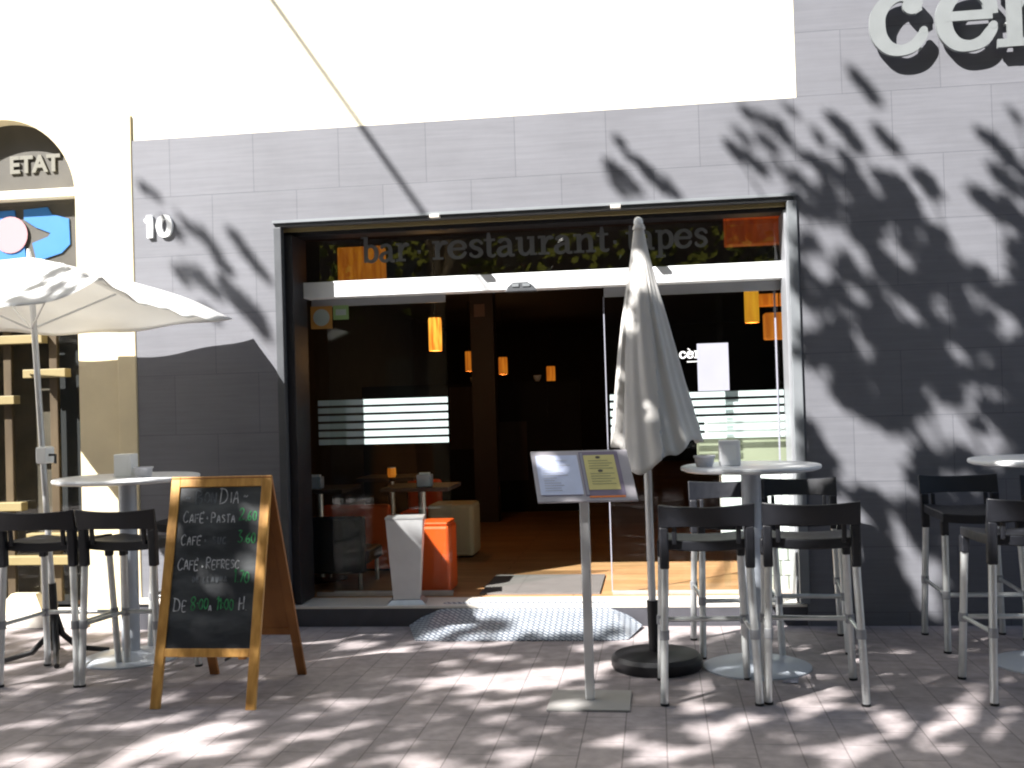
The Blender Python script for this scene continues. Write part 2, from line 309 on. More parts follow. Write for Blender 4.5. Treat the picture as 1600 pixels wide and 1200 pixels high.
# ------------------------------------------------------------------ slab-serif glyphs (x-height 1) as strokes x, y, width
W_ = .23; SR = .13
GL = {
 'c': (1.0, [[(.80,.64,.12),(.76,.72,.20),(.74,.80,.25),(.66,.88,.22),(.50,.91,.16),(.30,.84,.21),(.15,.66,.25),(.12,.47,.26),(.16,.27,.25),(.30,.11,.21),(.50,.06,.17),(.70,.12,.18),(.84,.27,.17),(.88,.36,.12)]]),
 'e': (1.04, [[(.14,.53,.15),(.5,.53,.15),(.90,.53,.15)], [(.88,.53,.22),(.85,.74,.22),(.68,.89,.18),(.50,.92,.16),(.30,.85,.21),(.15,.67,.25),(.12,.48,.26),(.17,.26,.25),(.32,.10,.21),(.53,.06,.17),(.73,.12,.19),(.87,.27,.18),(.92,.36,.13)]]),
 'n': (1.15, [[(.30,1.0,W_),(.30,.0,W_)], [(.02,.94,SR),(.36,.94,SR)], [(.02,.065,SR),(.55,.065,SR)], [(.36,.62,.14),(.46,.80,.17),(.64,.91,.2),(.80,.84,.22),(.87,.64,W_),(.88,.3,W_),(.88,.0,W_)], [(.63,.065,SR),(1.13,.065,SR)]]),
 'r': (.80, [[(.28,1.0,W_),(.28,.0,W_)], [(.02,.94,SR),(.34,.94,SR)], [(.02,.065,SR),(.58,.065,SR)], [(.34,.55,.14),(.42,.76,.18),(.55,.90,.2),(.68,.88,.25),(.72,.80,.22)]]),
 's': (.78, [[(.70,.70,.1),(.68,.80,.16),(.50,.93,.15),(.26,.87,.2),(.18,.72,.22),(.32,.56,.22),(.55,.46,.22),(.66,.28,.22),(.56,.12,.2),(.36,.06,.15),(.16,.16,.16),(.13,.30,.1)]]),
 't': (.66, [[(.28,1.32,.12),(.29,1.0,W_),(.29,.25,W_),(.36,.10,.2),(.50,.06,.16),(.62,.16,.1)], [(.02,.93,SR),(.60,.93,SR)]]),
 'a': (.96, [[(.14,.74,.16),(.22,.86,.2),(.42,.93,.16),(.60,.85,.2),(.67,.66,W_),(.67,.25,W_),(.72,.07,.18),(.92,.06,.13)], [(.66,.56,.12),(.42,.52,.16),(.20,.42,.22),(.12,.25,.23),(.24,.08,.19),(.46,.09,.16),(.64,.26,.12)]]),
 'u': (1.12, [[(.26,.94,W_),(.26,.36,W_),(.34,.14,.21),(.52,.07,.18),(.70,.2,.15),(.80,.4,.12)], [(.02,.94,SR),(.36,.94,SR)], [(.84,1.0,W_),(.84,.0,W_)], [(.60,.94,SR),(.90,.94,SR)], [(.80,.065,SR),(1.08,.065,SR)]]),
 'b': (1.02, [[(.26,1.45,W_),(.26,.02,W_)], [(.0,1.4,SR),(.3,1.4,SR)], [(.30,.72,.12),(.42,.88,.17),(.62,.90,.19),(.82,.74,.24),(.87,.5,.25),(.82,.24,.24),(.62,.08,.18),(.42,.10,.16),(.30,.28,.12)]]),
 'p': (1.04, [[(.28,1.0,W_),(.28,-.42,W_)], [(.02,.94,SR),(.34,.94,SR)], [(.02,-.38,SR),(.56,-.38,SR)], [(.32,.72,.12),(.44,.88,.17),(.64,.92,.19),(.84,.76,.24),(.89,.5,.25),(.84,.24,.24),(.64,.08,.18),(.44,.10,.16),(.32,.28,.12)]]),
 '.': (.5, [[(.15,.48,.2),(.33,.48,.2)]]), "'": (0, [[(-.85,1.35,.1),(-.55,1.12,.16)]]),
}
def slab(mb, txt, x, y, z, s, depth, h=None):
    h = h or s
    for ch in txt:
        if ch == ' ': x += .4*s; continue
        adv, st = GL[ch]
        for k, q in enumerate(st):
            mb.ribbon(q, (x, y+k*.0007, z), (s,0,0), (0,0,h), (0,depth,0), smooth=8)
        x += adv*s
    return x
# ------------------------------------------------------------------ setting: ground, road
MB().add([(-60,-9.5,0),(60,-9.5,0),(60,3,0),(-60,3,0)], [(0,1,2,3)]).build('pavement', M['pave'], kind='structure')
MB().add([(-60,-60,-.12),(60,-60,-.12),(60,-9.5,-.12),(-60,-9.5,-.12)], [(0,1,2,3)]).build('road', M['asph'], kind='structure')
MB().box(-60,60,-9.65,-9.5,-.12,.004).build('kerb', M['kerb'], kind='structure')
MB().box(-4.2,3.4,.32,16,-.1,.13).build('interior_floor', M['floor'], kind='structure')
# ------------------------------------------------------------------ bar building
bar = thing('bar_building', (0,.2,0), 'grey tiled bar front with a wide glazed entrance and cream render above', 'building')
XL, XR, ZT = -2.5, .9, 2.71
c = MB()
c.box(-3.5, XL, 0, .30, 0, 3.32); c.box(XL, XR, 0, .30, ZT, 3.32); c.box(XR, 7, 0, .30, 0, 3.32); c.box(.94, 7, 0, .30, 3.32, 5.6)
c.build('cladding', M['clad'], bar)
MB().box(-3.5, .937, .012, .30, 3.323, 11).build('upper_wall', M['cream'], bar)
MB().box(.94, 7, .012, .30, 5.603, 11).build('upper_wall', M['cream'], bar)
# entrance frame
f = MB(); f.box(XL-.012, XR+.016, -.02, .006, ZT-.012, ZT+.006); f.build('frame_edge', M['jamb'], bar)
f = MB(); f.box(XL+.002, XR-.002, -.004, .29, ZT-.036, ZT-.013); f.build('lintel', M['dtrim'], bar, bev=.004)  # recess shade put into the darker colour
f = MB(); f.box(XL+.002, XR-.002, .06, .085, ZT-.062, ZT-.0365); f.build('shutter_track', M['pale_strip'], bar)
f = MB(); f.box(XL+.002, XR-.002, .12, .29, ZT-.085, ZT-.0365); f.build('shutter_box', M['dframe'], bar)
f = MB(); f.box(XL-.005, XL+.045, -.014, .05, .14, ZT-.04); f.build('door_jamb', M['dtrim'], bar, bev=.003)  # left jamb coloured darker than the right for its shade
f = MB(); f.box(XL+.002, XL+.10, .051, .34, .14, ZT-.086); f.build('jamb_lining', M['dframe'], bar, bev=.003)
f = MB(); f.box(XR-.045, XR+.014, -.016, .05, .14, ZT-.04); f.build('door_jamb', M['jamb'], bar, bev=.003)
f = MB(); f.box(XR-.06, XR-.002, .051, .34, .14, ZT-.086); f.build('jamb_lining', M['trim'], bar, bev=.003)
for x in (-1.43, -.25):
    MB().box(x, x+.065, -.055, -.0045, ZT-.036, ZT-.014).build('shutter_catch', M['step'], bar, bev=.003)
# door header with sensor
f = MB(); f.box(-2.40, .86, .26, .40, 2.215, 2.325); hd = f.build('door_header', M['whitealu'], bar, bev=.004)
f = MB(); f.prism([(0,0),(.22,0),(.19,.04),(.155,.065),(.05,.065),(.02,.04)], (-.98,.19,2.192), (1,0,0), (0,0,1), (0,.068,0)); sn = f.build('door_sensor', M['dtrim'], hd, bev=.006)
MB().box(-.93,-.885,.184,.1895,2.225,2.245).build('sensor_lens', M['jamb'], sn); MB().box(-.86,-.81,.184,.1895,2.225,2.245).build('sensor_lens', M['jamb'], sn)
MB().box(-2.39, -1.43, .401, .43, 2.165, 2.214).build('door_rail', M['trim'], bar)
MB().box(-.33, .88, .401, .43, 2.15, 2.214).build('door_rail', M['trim'], bar)
# transom window and its lettering
tw = MB().box(-2.40, .86, .345, .352, 2.326, 2.62).build('transom_window', M['tglass'], bar)
for wd_, wx in (('bar', -2.0), ('.', -1.62), ('restaurant', -1.50), ('.', -.27), ('tapes', -.17)):
    t = MB(); slab(t, wd_, wx, .341, 2.452, .137 if wd_ == 'restaurant' else .122, .003, .128); t.build('window_word', M['text'], tw)
# glass panes
def stripes(par, x0, x1, y, zt, zb, n=6, h=.038):
    s = MB(); p_ = (zt-zb-h)/(n-1)
    for k in range(n): s.box(x0, x1, y, y+.002, zt-k*p_-h, zt-k*p_)
    return s.build('frosted_stripes', M['frost'], par)
g = MB().box(-2.40, -1.68, .46, .468, .165, 2.2).build('fixed_pane', M['glass'], bar); stripes(g, -2.38, -2.17, .457, 1.505, 1.19)
g = MB().box(-2.28, -1.43, .405, .415, .165, 2.165).build('sliding_door', M['glass'], bar)
stripes(g, -2.16, -1.432, .402, 1.505, 1.19)
MB().box(-2.28,-1.43,.40,.42,.145,.1645).build('door_shoe', M['alu'], g)
g = MB().box(-.33, .46, .405, .415, .165, 2.15).build('sliding_door', M['glass'], bar)
MB().box(-.337,-.3305,.40,.42,.15,2.15).build('door_edge', M['paper'], g)
stripes(g, -.31, .46, .402, 1.485, 1.17)
g2 = MB().box(.42, .855, .46, .468, .165, 2.15).build('fixed_pane', M['glass'], bar); stripes(g2, .465, .85, .457, 1.485, 1.17)
MB().box(.805,.815,.452,.4595,.165,2.15).build('pane_joint', M['paper'], g2)
t = MB(); e = slab(t, 'ce', .165, .403, 1.715, .048, .0015); e = slab(t, "'nt", e, .403, 1.715, .048, .0015); t.box(.215,.29,.403,.4045,1.688,1.694)
t.build('door_logo', M['white'], g)
# steps
f = MB(); f.box(XL+.002, XR-.002, .002, .315, .118, .135); st = f.build('door_sill', M['step'], bar, bev=.003)
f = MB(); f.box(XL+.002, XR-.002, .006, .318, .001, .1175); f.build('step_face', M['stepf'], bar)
MB().box(-2.40,-1.43,.385,.40,.132,.16).build('sill_strip', M['alu'], bar); MB().box(-.33,.86,.385,.40,.132,.16).build('sill_strip', M['alu'], bar)
MB().box(-3.52,-2.58,-.10,-.002,.17,.20).build('stone_ledge', M['step'], bar, bev=.006)
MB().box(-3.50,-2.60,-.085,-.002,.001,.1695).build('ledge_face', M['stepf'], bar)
# house number
GL['1'] = (.72, [[(.10,.98,.20),(.28,1.08,.26),(.42,1.2,.32)], [(.40,1.33,.34),(.40,1.0,.34),(.42,.0,.34)]])
GL['0'] = (1.0, [[(.5,1.2,.26),(.28,1.08,.30),(.16,.66,.34),(.28,.24,.30),(.5,.12,.26),(.72,.24,.30),(.84,.66,.34),(.72,1.08,.30),(.5,1.2,.26),(.46,1.205,.26)]])
nx_ = -3.425
for ch in '10':
    t = MB(); nx_ = slab(t, ch, nx_, -.022, 2.645, .115, .022)+.012; t.build('house_number', M['white'], bar)
# interior shell
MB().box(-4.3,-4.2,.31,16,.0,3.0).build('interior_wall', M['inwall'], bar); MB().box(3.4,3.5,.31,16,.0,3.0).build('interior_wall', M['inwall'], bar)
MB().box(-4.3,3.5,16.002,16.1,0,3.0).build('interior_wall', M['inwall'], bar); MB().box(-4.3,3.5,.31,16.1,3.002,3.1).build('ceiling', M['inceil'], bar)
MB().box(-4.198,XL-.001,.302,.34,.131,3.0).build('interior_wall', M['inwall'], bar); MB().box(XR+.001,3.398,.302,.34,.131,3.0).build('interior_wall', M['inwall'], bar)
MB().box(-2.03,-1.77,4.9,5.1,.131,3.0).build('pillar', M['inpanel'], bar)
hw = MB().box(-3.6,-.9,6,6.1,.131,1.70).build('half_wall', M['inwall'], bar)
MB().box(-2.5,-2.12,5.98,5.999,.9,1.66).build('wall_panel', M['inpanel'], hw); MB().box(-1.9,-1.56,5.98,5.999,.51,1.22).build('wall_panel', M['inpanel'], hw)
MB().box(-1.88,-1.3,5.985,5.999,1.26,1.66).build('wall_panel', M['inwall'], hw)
# big steel sign
sg = thing('facade_sign', (1.4,-.09,3.5), 'large satin steel slab letters standing off the grey tiles at upper right', 'sign')
DOT = {'c': [(.69,.755,.145),(.87,.355,.06)], 'e': [(.91,.36,.063)], 'n': []}
for ch, x in (('c', 1.385), ('e', 1.778), ('n', 2.125)):
    t = MB(); slab(t, ch, x, -.078, 3.525, .365, .03, .395)
    for a, b_, r_ in DOT[ch]: t.prism([(x+.365*a+.38*r_*math.cos(k*math.pi/14), 3.525+.395*b_+.38*r_*math.sin(k*math.pi/14)) for k in range(28)], (0,-.0783,0), (1,0,0), (0,0,1), (0,.03,0))
    t.build('letter', M['letter'], sg)
    for dx, dz in ((.05, .15), (.28, .03)): MB().tube([(x+dx+.02, -.049, 3.53+dz), (x+dx+.02, .002, 3.53+dz)], .008, 8).build('stand_off', M['alu'], sg)
t = MB(); t.ribbon(GL["'"][1][0], (2.17,-.078,3.525), (.365,0,0), (0,0,.395), (0,.03,0), 8); t.build('letter', M['letter'], sg)
# ------------------------------------------------------------------ neighbour building on the left
nb_ = thing('stone_shop_building', (-4.5,.2,0), 'cream stone building with a round arched shop opening', 'building')
cx0, cz0, RR = -4.49, 2.97, .56
arc = [(cx0+RR*math.cos(math.radians(a)), cz0+RR*math.sin(math.radians(a))) for a in range(0, 181, 6)]
poly = [(-3.503, 0), (-3.503, 11), (-9, 11), (-9, 0), (cx0-RR, 0)] + arc[::-1] + [(cx0+RR, 0)]
MB().prism(poly, (0,.01,0), (1,0,0), (0,0,1), (0,.3,0)).build('front_wall', M['stone'], nb_)
# moulded corner strip in low relief
def strip(xs):  # list of (x, z) left edge, right edge fixed
    return [(-3.505, 2.9+.45)] + [(-3.505, .2)] + xs
ms = MB().prism([(-3.505,3.5),(-3.505,.0),(-3.64,.0),(-3.64,2.82),(-3.62,2.86),(-3.585,2.90),(-3.565,2.95),(-3.53,2.98),(-3.525,3.02),(-3.54,3.25),(-3.57,3.38),(-3.60,3.5)], (0,-.006,0), (1,0,0), (0,0,1), (0,.015,0))
ms.build('corner_moulding', M['stone'], nb_, bev=.008)
bd = MB().box(cx0-RR+.001, cx0+RR-.001, .16, .19, 2.955, 3.62).build('arch_board', M['shopd'], nb_)
text_mesh('shop_name', 'ETAT', .165, .012, .006, M['sgrey'], bd, (-4.50, .15, 3.185), .98)
MB().box(cx0-RR+.001, cx0+RR-.001, .06, .20, 2.98, 3.04).build('transom_beam', M['cream'], nb_, bev=.006)
sp = MB().box(cx0-RR+.001, cx0+RR-.001, .16, .19, 2.10, 2.954).build('sign_board', M['shopd'], nb_)
zz = .14
bl = MB()
bl.prism([(-4.40,2.92),(-4.22,2.93),(-4.19,2.88),(-4.06,2.84),(-4.055,2.66),(-4.12,2.60),(-4.31,2.55),(-4.34,2.68),(-4.22,2.72),(-4.20,2.745),(-4.31,2.79),(-4.40,2.85)], (0,.15,0), (1,0,0), (0,0,1), (0,.009,0))
bl.prism([(-4.75,2.92),(-4.47,2.92),(-4.46,2.84),(-4.75,2.84)], (0,.15,0), (1,0,0), (0,0,1), (0,.009,0))
bl.prism([(-4.75,2.66),(-4.40,2.66),(-4.37,2.45),(-4.75,2.45)], (0,.15,0), (1,0,0), (0,0,1), (0,.009,0))
bl.build('blue_shape', M['blue'], sp)
MB().prism([(-4.50+.13*math.cos(a*math.pi/12), 2.745+.13*math.sin(a*math.pi/12)) for a in range(24)], (0,.142,0), (1,0,0), (0,0,1), (0,.007,0)).build('pink_disc', M['pink'], sp)
# lower shop window with pale bars for its sunlit strips
MB().box(cx0-RR-.3, cx0+RR+.3, .5, .55, 0, 3.6).build('shop_back_wall', M['shopin'], nb_)
MB().box(cx0-RR-.3, cx0-RR-.25, .31, .9, 0, 3.6).build('shop_side_wall', M['shopin'], nb_); MB().box(cx0+RR+.06, cx0+RR+.09, .31, .9, 0, 3.6).build('shop_side_wall', M['shopin'], nb_)
MB().box(cx0-RR-.3, cx0+RR+.09, .31, .95, 3.601, 3.65).build('shop_ceiling', M['shopin'], nb_); MB().box(cx0-RR-.3, cx0+RR+.09, .31, .95, .001, .10).build('shop_floor', M['shopwood'], nb_)
for x0, x1 in ((-4.27,-4.21), (-4.62,-4.56), (-3.99,-3.935)):
    MB().box(x0, x1, .21, .25, .14, 2.10).build('window_post', M['shopwood'], nb_, bev=.004)
MB().box(-5.04,-3.935,.222,.23,.14,2.10).build('shop_glass', M['glass'], nb_)
for x0, x1, z in ((-4.9,-4.27,2.00), (-4.42,-4.10,1.755), (-4.9,-4.49,1.575), (-4.9,-4.45,.82), (-4.42,-4.02,.60), (-4.9,-4.1,.44)):  # cream bars stand in for lit strips on the glazed door
    MB().box(x0, x1, .125, .205, z-.03, z+.03).build('pale_strip', M['pale_strip'], nb_, bev=.004)
MB().box(-5.04,-3.935,-.04,.20,.001,.10).build('doorstep', M['step'], nb_, bev=.006)
MB().add([(-4.58,-.02,.1005),(-4.22,-.02,.1005),(-4.22,.12,.1005),(-4.58,.12,.1005),(-4.50,.06,.22),(-4.32,.06,.22),(-4.32,.12,.22),(-4.50,.12,.22)], [(0,1,5,4),(1,2,6,5),(2,3,7,6),(3,0,4,7),(4,5,6,7),(0,3,2,1)]).build('plinth_block', M['stone'], nb_)
# ------------------------------------------------------------------ ramp
rp = thing('access_ramp', (-.9,-.2,0), 'checker plate metal ramp with flared sides leading up to the bar doorway', 'ramp')
zt = .142
def plate(pts, name, par):
    up = [Vector(p) for p in pts]; dn = [p-Vector((0,0,.004)) for p in up]; k = len(up)
    return MB().add(up+dn, [tuple(range(k)), tuple(range(k, 2*k))[::-1]]+[(i, (i+1)%k, (i+1)%k+k, i+k) for i in range(k)]).build(name, M['plate'], par)
plate([(-1.30,-.43,.006),(-.30,-.42,.006),(-.34,.10,zt),(-1.43,.10,zt)], 'ramp_deck', rp)
plate([(-1.30,-.43,.0062),(-1.43,.10,zt),(-1.64,-.05,.02),(-1.52,-.42,.006)], 'ramp_flare', rp)
plate([(-.30,-.42,.0062),(-.21,-.39,.006),(-.13,-.06,.02),(-.34,.10,zt)], 'ramp_flare', rp)
# ------------------------------------------------------------------ high tables
TG = 'round bar tables on the pavement'
def table(x, y, r, label, z=1.08):
    o = thing('bar_table', (x,y,0), label, 'table', TG)
    MB().lathe(0,0,[(r-.025,z-.03),(r-.004,z-.022),(r,z-.012),(r-.003,z-.003),(r-.012,z)],56).build('table_top', M['ttop'], o, True, local=True)
    MB().tube([(0,0,.03),(0,0,z-.031)],.052,24).build('column', M['tsteel'], o, True, local=True)
    MB().lathe(0,0,[(.285,.0),(.285,.008),(.26,.016),(.12,.028),(.06,.045),(.053,.05)],56).build('base', M['tsteel'], o, True, local=True)
    return o
table(.49,-1.04,.37,'white round bar table beside the closed parasol, between four black stools')
table(-3.14,-.87,.42,'white round bar table behind the chalkboard, under the open parasol')
table(2.0,-.97,.37,'white round bar table cut off by the right edge, in front of the shaded tiles')
# ------------------------------------------------------------------ stools
SG = 'black bar stools around the high tables'
def stool(loc, rz, label):
    o = thing('bar_stool', loc, label, 'bar stool', SG, rz); P = M['plastic']; A = M['alu']
    s = MB(); n_ = 12; vs = []; fs = []
    # dished seat slab
    for j in range(n_+1):
        for i in range(n_+1):
            u, v = i/n_*2-1, j/n_*2-1; dz = .014*(u*u)+.01*v*v*(v < 0)-.014*(v > .6)*(v-.6)
            vs.append((.212*u, .215+.205*v, .758+dz))
    for j in range(n_):
        for i in range(n_): a = j*(n_+1)+i; fs.append((a, a+1, a+n_+2, a+n_+1))
    k = len(vs); vs += [(x, y, z-.05) for x, y, z in vs]; fs += [tuple(i+k for i in f_[::-1]) for f_ in fs]
    N = n_+1; rim = [i for i in range(N)]+[j*N+n_ for j in range(1, N)]+[n_*N+i for i in range(n_-1, -1, -1)]+[j*N for j in range(n_-1, 0, -1)]
    for a, b_ in zip(rim, rim[1:]+rim[:1]): fs.append((a, b_, b_+k, a+k))
    s.add(vs, fs); s.build('seat', P, o, True, .006, True)
    # backrest: bowed panel over a slot
    b_ = MB(); vs = []; fs = []; nx = 16
    rows = [(.832, 0), (.86, 1), (.90, 1), (.94, 1), (.948, 0)]
    for zi, (z, f1) in enumerate(rows):
        for i in range(nx+1):
            u = i/nx*2-1; y = -.022-.035*(1-u*u)-.02*(z-.83)/.1; zz = z-(.013*(1-u*u) if z > .93 else 0)+(.010*(1-u**4) if z < .84 else 0)
            vs.append((.224*u, y, zz))
    for j in range(len(rows)-1):
        for i in range(nx): a = j*(nx+1)+i; fs.append((a, a+1, a+nx+2, a+nx+1))
    k = len(vs); th = .024; vs += [(x, y+th, z) for x, y, z in vs]; fs += [tuple(i+k for i in f_[::-1]) for f_ in fs]
    N = nx+1; R_ = len(rows); rim = [i for i in range(N)]+[j*N+nx for j in range(1, R_)]+[(R_-1)*N+i for i in range(nx-1, -1, -1)]+[j*N for j in range(R_-2, 0, -1)]
    for a, c_ in zip(rim, rim[1:]+rim[:1]): fs.append((a, c_, c_+k, a+k))
    b_.add(vs, fs); b_.build('backrest', P, o, True, .004, True)
    for sx in (-1, 1):
        q = MB(); q.obox((sx*.222 if sx < 0 else .178, -.022, .64), (.044,0,0), (0,.045,0), (0,-.008,.20)); q.build('back_post', P, o, bev=.008, local=True)
        q = MB(); q.obox((sx*.150-.011, -.012, .755), (.022,0,0), (0,.02,0), (0,-.01,.085)); q.build('back_rib', P, o, bev=.005, local=True)
        q = MB(); q.box(sx*.2-.02, sx*.2+.02, .375, .42, .64, .725); q.build('leg_sleeve', P, o, bev=.008, local=True)
        q = MB().tube([(sx*.222,-.022,0),(sx*.199,.0,.66)],.0185,14); q.build('leg', A, o, True, local=True)
        q = MB().tube([(sx*.218,.448,0),(sx*.199,.40,.66)],.0185,14); q.build('leg', A, o, True, local=True)
        q = MB().tube([(sx*.211,-.012,.33),(sx*.209,.425,.315)],.011,10); q.build('side_rail', A, o, True, local=True)
        for yy, zz in ((-.011,.33), (.424,.315)):
            MB().tube([(sx*.2105,yy,zz-.022),(sx*.2098,yy,zz+.022)],.0225,12).build('rail_clamp', M['trim'], o, True, local=True)
        for yy in (-.022, .448): MB().tube([(sx*.220,yy,0),(sx*.2195,yy,.012)],.021,12).build('foot_cap', M['black'], o, True, local=True)
    MB().tube([(-.209,.425,.315),(.209,.425,.315)],.013,10).build('footrest', A, o, True, local=True)
    return o
s0 = stool((.215,-1.755,0), math.radians(2), 'black bar stool with its back to the camera, beside the closed parasol pole')
def st_(x, y, a, label): dup(s0, (x, y, 0), math.radians(a), label)
st_(.70,-1.735,-3,'black bar stool facing the middle table from the street, the right one of that pair')
st_(1.71,-1.71,2,'black bar stool facing the right table from the street, cut by the picture edge')
st_(-3.335,-1.50,1,'black bar stool with its back to the camera, at the far left edge')
st_(-2.87,-1.50,-2,'black bar stool directly left of the chalkboard, under the left table')
st_(.40,-.40,184,'black bar stool on the wall side of the middle table, behind the folded parasol')
st_(.83,-.28,176,'black bar stool on the wall side of the middle table, by the right door jamb')
st_(1.76,-.27,181,'black bar stool close to the shaded tiles, on the wall side of the right table')
st_(2.28,-.45,172,'black bar stool at the right frame edge, behind the right table')
st_(-2.95,-.16,183,'black bar stool against the wall behind the left table, partly hidden by the chalkboard')
# ------------------------------------------------------------------ things on tables
def napkin(x, y, z, label, m_, sx=.055, sz=.135):
    o = thing('napkin_holder', (x,y,z), label, 'napkin holder')
    MB().box(-sx,sx,-.045,.045,.0,sz).build('case', m_, o, bev=.006, local=True)
    MB().box(-sx*.6,sx*.6,-.047,-.0455,.03,sz-.025).build('napkins', M['white'], o, local=True)
    return o
napkin(-3.12,-.92,1.081,'upright white napkin box on the left round table', M['white'])
napkin(.38,-1.07,1.081,'upright pale napkin box in the middle of the middle table', M['ttop'])
def ashtray(x, y, label, r=.05):
    o = MB().lathe(0,0,[(r*.8,0),(r*.95,.02),(r,.045),(r*1.12,.05),(r*1.12,.058),(r*.9,.058),(r*.85,.02)],28).build('ashtray', M['greyb'], smooth=True)
    o.location = (x, y, 1.081); tag(o, label, 'ashtray')
ashtray(-2.99,-.96,'small grey ashtray right of the napkin box on the left table')
ashtray(.245,-1.12,'low grey bowl shaped ashtray on the middle table beside the closed parasol', .052)
# ------------------------------------------------------------------ closed parasol
um = thing('closed_parasol', (-.06,-1.05,0), 'folded off-white parasol standing on a round black base', 'parasol')
MB().lathe(-.04,-1.05,[(.235,0),(.245,.02),(.245,.055),(.225,.075),(.06,.085),(.04,.09)],56).build('base', M['black'], um, True)
MB().tube([(-.05,-1.05,.085),(-.055,-1.05,.36)],.03,20).build('pole_socket', M['black'], um, True)
MB().tube([(-.055,-1.05,.3601),(-.062,-1.05,2.40)],.021,18).build('pole', M['steel'], um, True)
MB().lathe(-.065,-1.05,[(.012,2.395),(.024,2.40),(.026,2.415),(.02,2.432),(.008,2.44)],20).build('finial', M['white'], um, True)
cn = MB(); NS, NR = 160, 44; vs = []; fs = []
prof = [(2.405,-.063,.022),(2.36,-.064,.03),(2.23,-.063,.050),(2.05,-.058,.086),(1.87,-.052,.122),(1.70,-.045,.152),(1.53,-.036,.178),(1.35,-.022,.206),(1.20,-.008,.236)]
def lerp_prof(z):
    for a, b_ in zip(prof, prof[1:]):
        if b_[0] <= z <= a[0] or b_ is prof[-1]:
            t = (a[0]-z)/(a[0]-b_[0]); return a[1]+(b_[1]-a[1])*t, a[2]+(b_[2]-a[2])*t
for j in range(NR+1):
    for i in range(NS):
        th = 2*math.pi*i/NS; dirx = math.cos(th); diry = math.sin(th)
        front = max(0, -diry)
        zb = 1.215-.155*math.exp(-((th-math.radians(250))/.62)**2)-.03*math.exp(-((th-math.radians(300))/.2)**2)-.012*math.cos(6*th)
        z = 2.405+(zb-2.405)*j/NR; xc, r = lerp_prof(z); g_ = min(1, j/16)
        saw = ((th*5/(2*math.pi)+.13*math.sin(2.2*z)+.08) % 1.0)
        pl = 1+g_*(.17*(saw**1.6)-.08)+.035*math.sin(9*th+2*z)*g_+.02*math.sin(17*th+3*z)*g_
        rr = r*pl; vs.append((xc+rr*dirx, -1.05+rr*.82*diry, z))
for j in range(NR):
    for i in range(NS): fs.append((j*NS+i, j*NS+(i+1)%NS, (j+1)*NS+(i+1)%NS, (j+1)*NS+i))
fs.append(tuple(range(NS))); cn.add(vs, fs)
cp = cn.build('canopy', M['cloth'], um, True); cp.modifiers.new('thick', 'SOLIDIFY').thickness = .003
MB().lathe(-.063,-1.05,[(.0,2.37),(.035,2.372),(.033,2.385),(.026,2.40),(.02,2.406)],24).build('top_cap', M['cloth'], um, True)
for k in range(4):
    a = math.pi/2*k+.5
    MB().tube([(-.055+.03*math.cos(a),-1.05+.03*math.sin(a),1.7),(-.05+.10*math.cos(a),-1.05+.09*math.sin(a),1.18)],.006,8).build('rib', M['pine'], um, True)
# ------------------------------------------------------------------ open parasol on the left
uo = thing('open_parasol', (-3.615,-.88,0), 'open white square parasol tilting over the left table', 'parasol')
PX, PY = -3.685, -.95
cn = MB(); G = 44; vs = []; fs = []
def cz(a, b_):
    m_ = max(abs(a), abs(b_)); t_ = (min(abs(a), abs(b_))/m_) if m_ else 0
    corner = 2.10 + .03*(-b_) + .01*a
    edge_sag = .125 if (abs(b_) > abs(a) and b_ < 0) else .065
    rim = corner - edge_sag*(1-t_**3)*1.0
    z = 2.405+(rim-2.405)*m_**1.12
    z += .022*math.sin(math.pi*m_)*(t_-.35)
    z += .010*math.sin(9*a+4*b_+2*math.sin(5*b_))*m_ + .007*math.sin(17*b_-6*a)*m_
    return z
for j in range(G+1):
    for i in range(G+1):
        a, b_ = i/G*2-1, j/G*2-1; pinch = 1-.035*(1-min(abs(a),abs(b_))**2/(max(abs(a),abs(b_),.01)**2))
        vs.append((PX+.915*a*pinch, PY+.85*b_*pinch, cz(a, b_)))
for j in range(G):
    for i in range(G): q = j*(G+1)+i; fs.append((q, q+1, q+G+2, q+G+1))
cn.add(vs, fs); cp = cn.build('canopy', M['clothw'], uo, True); cp.modifiers.new('thick', 'SOLIDIFY').thickness = .002
MB().tube([(-3.615,-.88,.05),(-3.625,-.89,.45)],.026,16).build('pole_socket', M['black'], uo, True)
MB().tube([(-3.625,-.89,.4501),(-3.65,-.915,1.22),(-3.685,-.95,2.38)],.018,16).build('pole', M['steel'], uo, True)
MB().tube([(-3.684,-.949,2.385),(-3.688,-.955,2.455)],[.016,.008],12).build('finial', M['white'], uo, True)
ck = MB().box(-3.675,-3.605,-.955,-.855,1.17,1.27).build('crank_housing', M['white'], uo, bev=.012)
MB().tube([(-3.605,-.92,1.22),(-3.56,-.93,1.22),(-3.555,-.94,1.17)],.008,10).build('crank_handle', M['black'], ck, True)
for sx in (-1, 1):
    for sy in (-1, 1):
        MB().tube([(PX, PY, 2.36), (PX+.5*sx, PY+.46*sy, cz(.55*sx, .55*sy)-.012), (PX+.89*sx, PY+.83*sy, cz(.97*sx, .97*sy)-.012)], .007, 8).build('rib', M['steel'], uo, True)
        MB().tube([(PX+.01*sx, PY+.01*sy, 1.98), (PX+.45*sx, PY+.42*sy, cz(.5*sx, .5*sy)-.02)], .006, 8).build('strut', M['steel'], uo, True)
for k in range(4):
    a = math.pi/2*k+.55; dx, dy = math.cos(a), math.sin(a); b0 = (-3.615, -.88)
    MB().tube([(b0[0],b0[1],.28),(b0[0]+.04*dx,b0[1]+.04*dy,.14),(b0[0]+.13*dx,b0[1]+.13*dy,.05),(b0[0]+.30*dx,b0[1]+.30*dy,.016)],[.018,.018,.017,.015],12).build('foot', M['black'], uo, True)
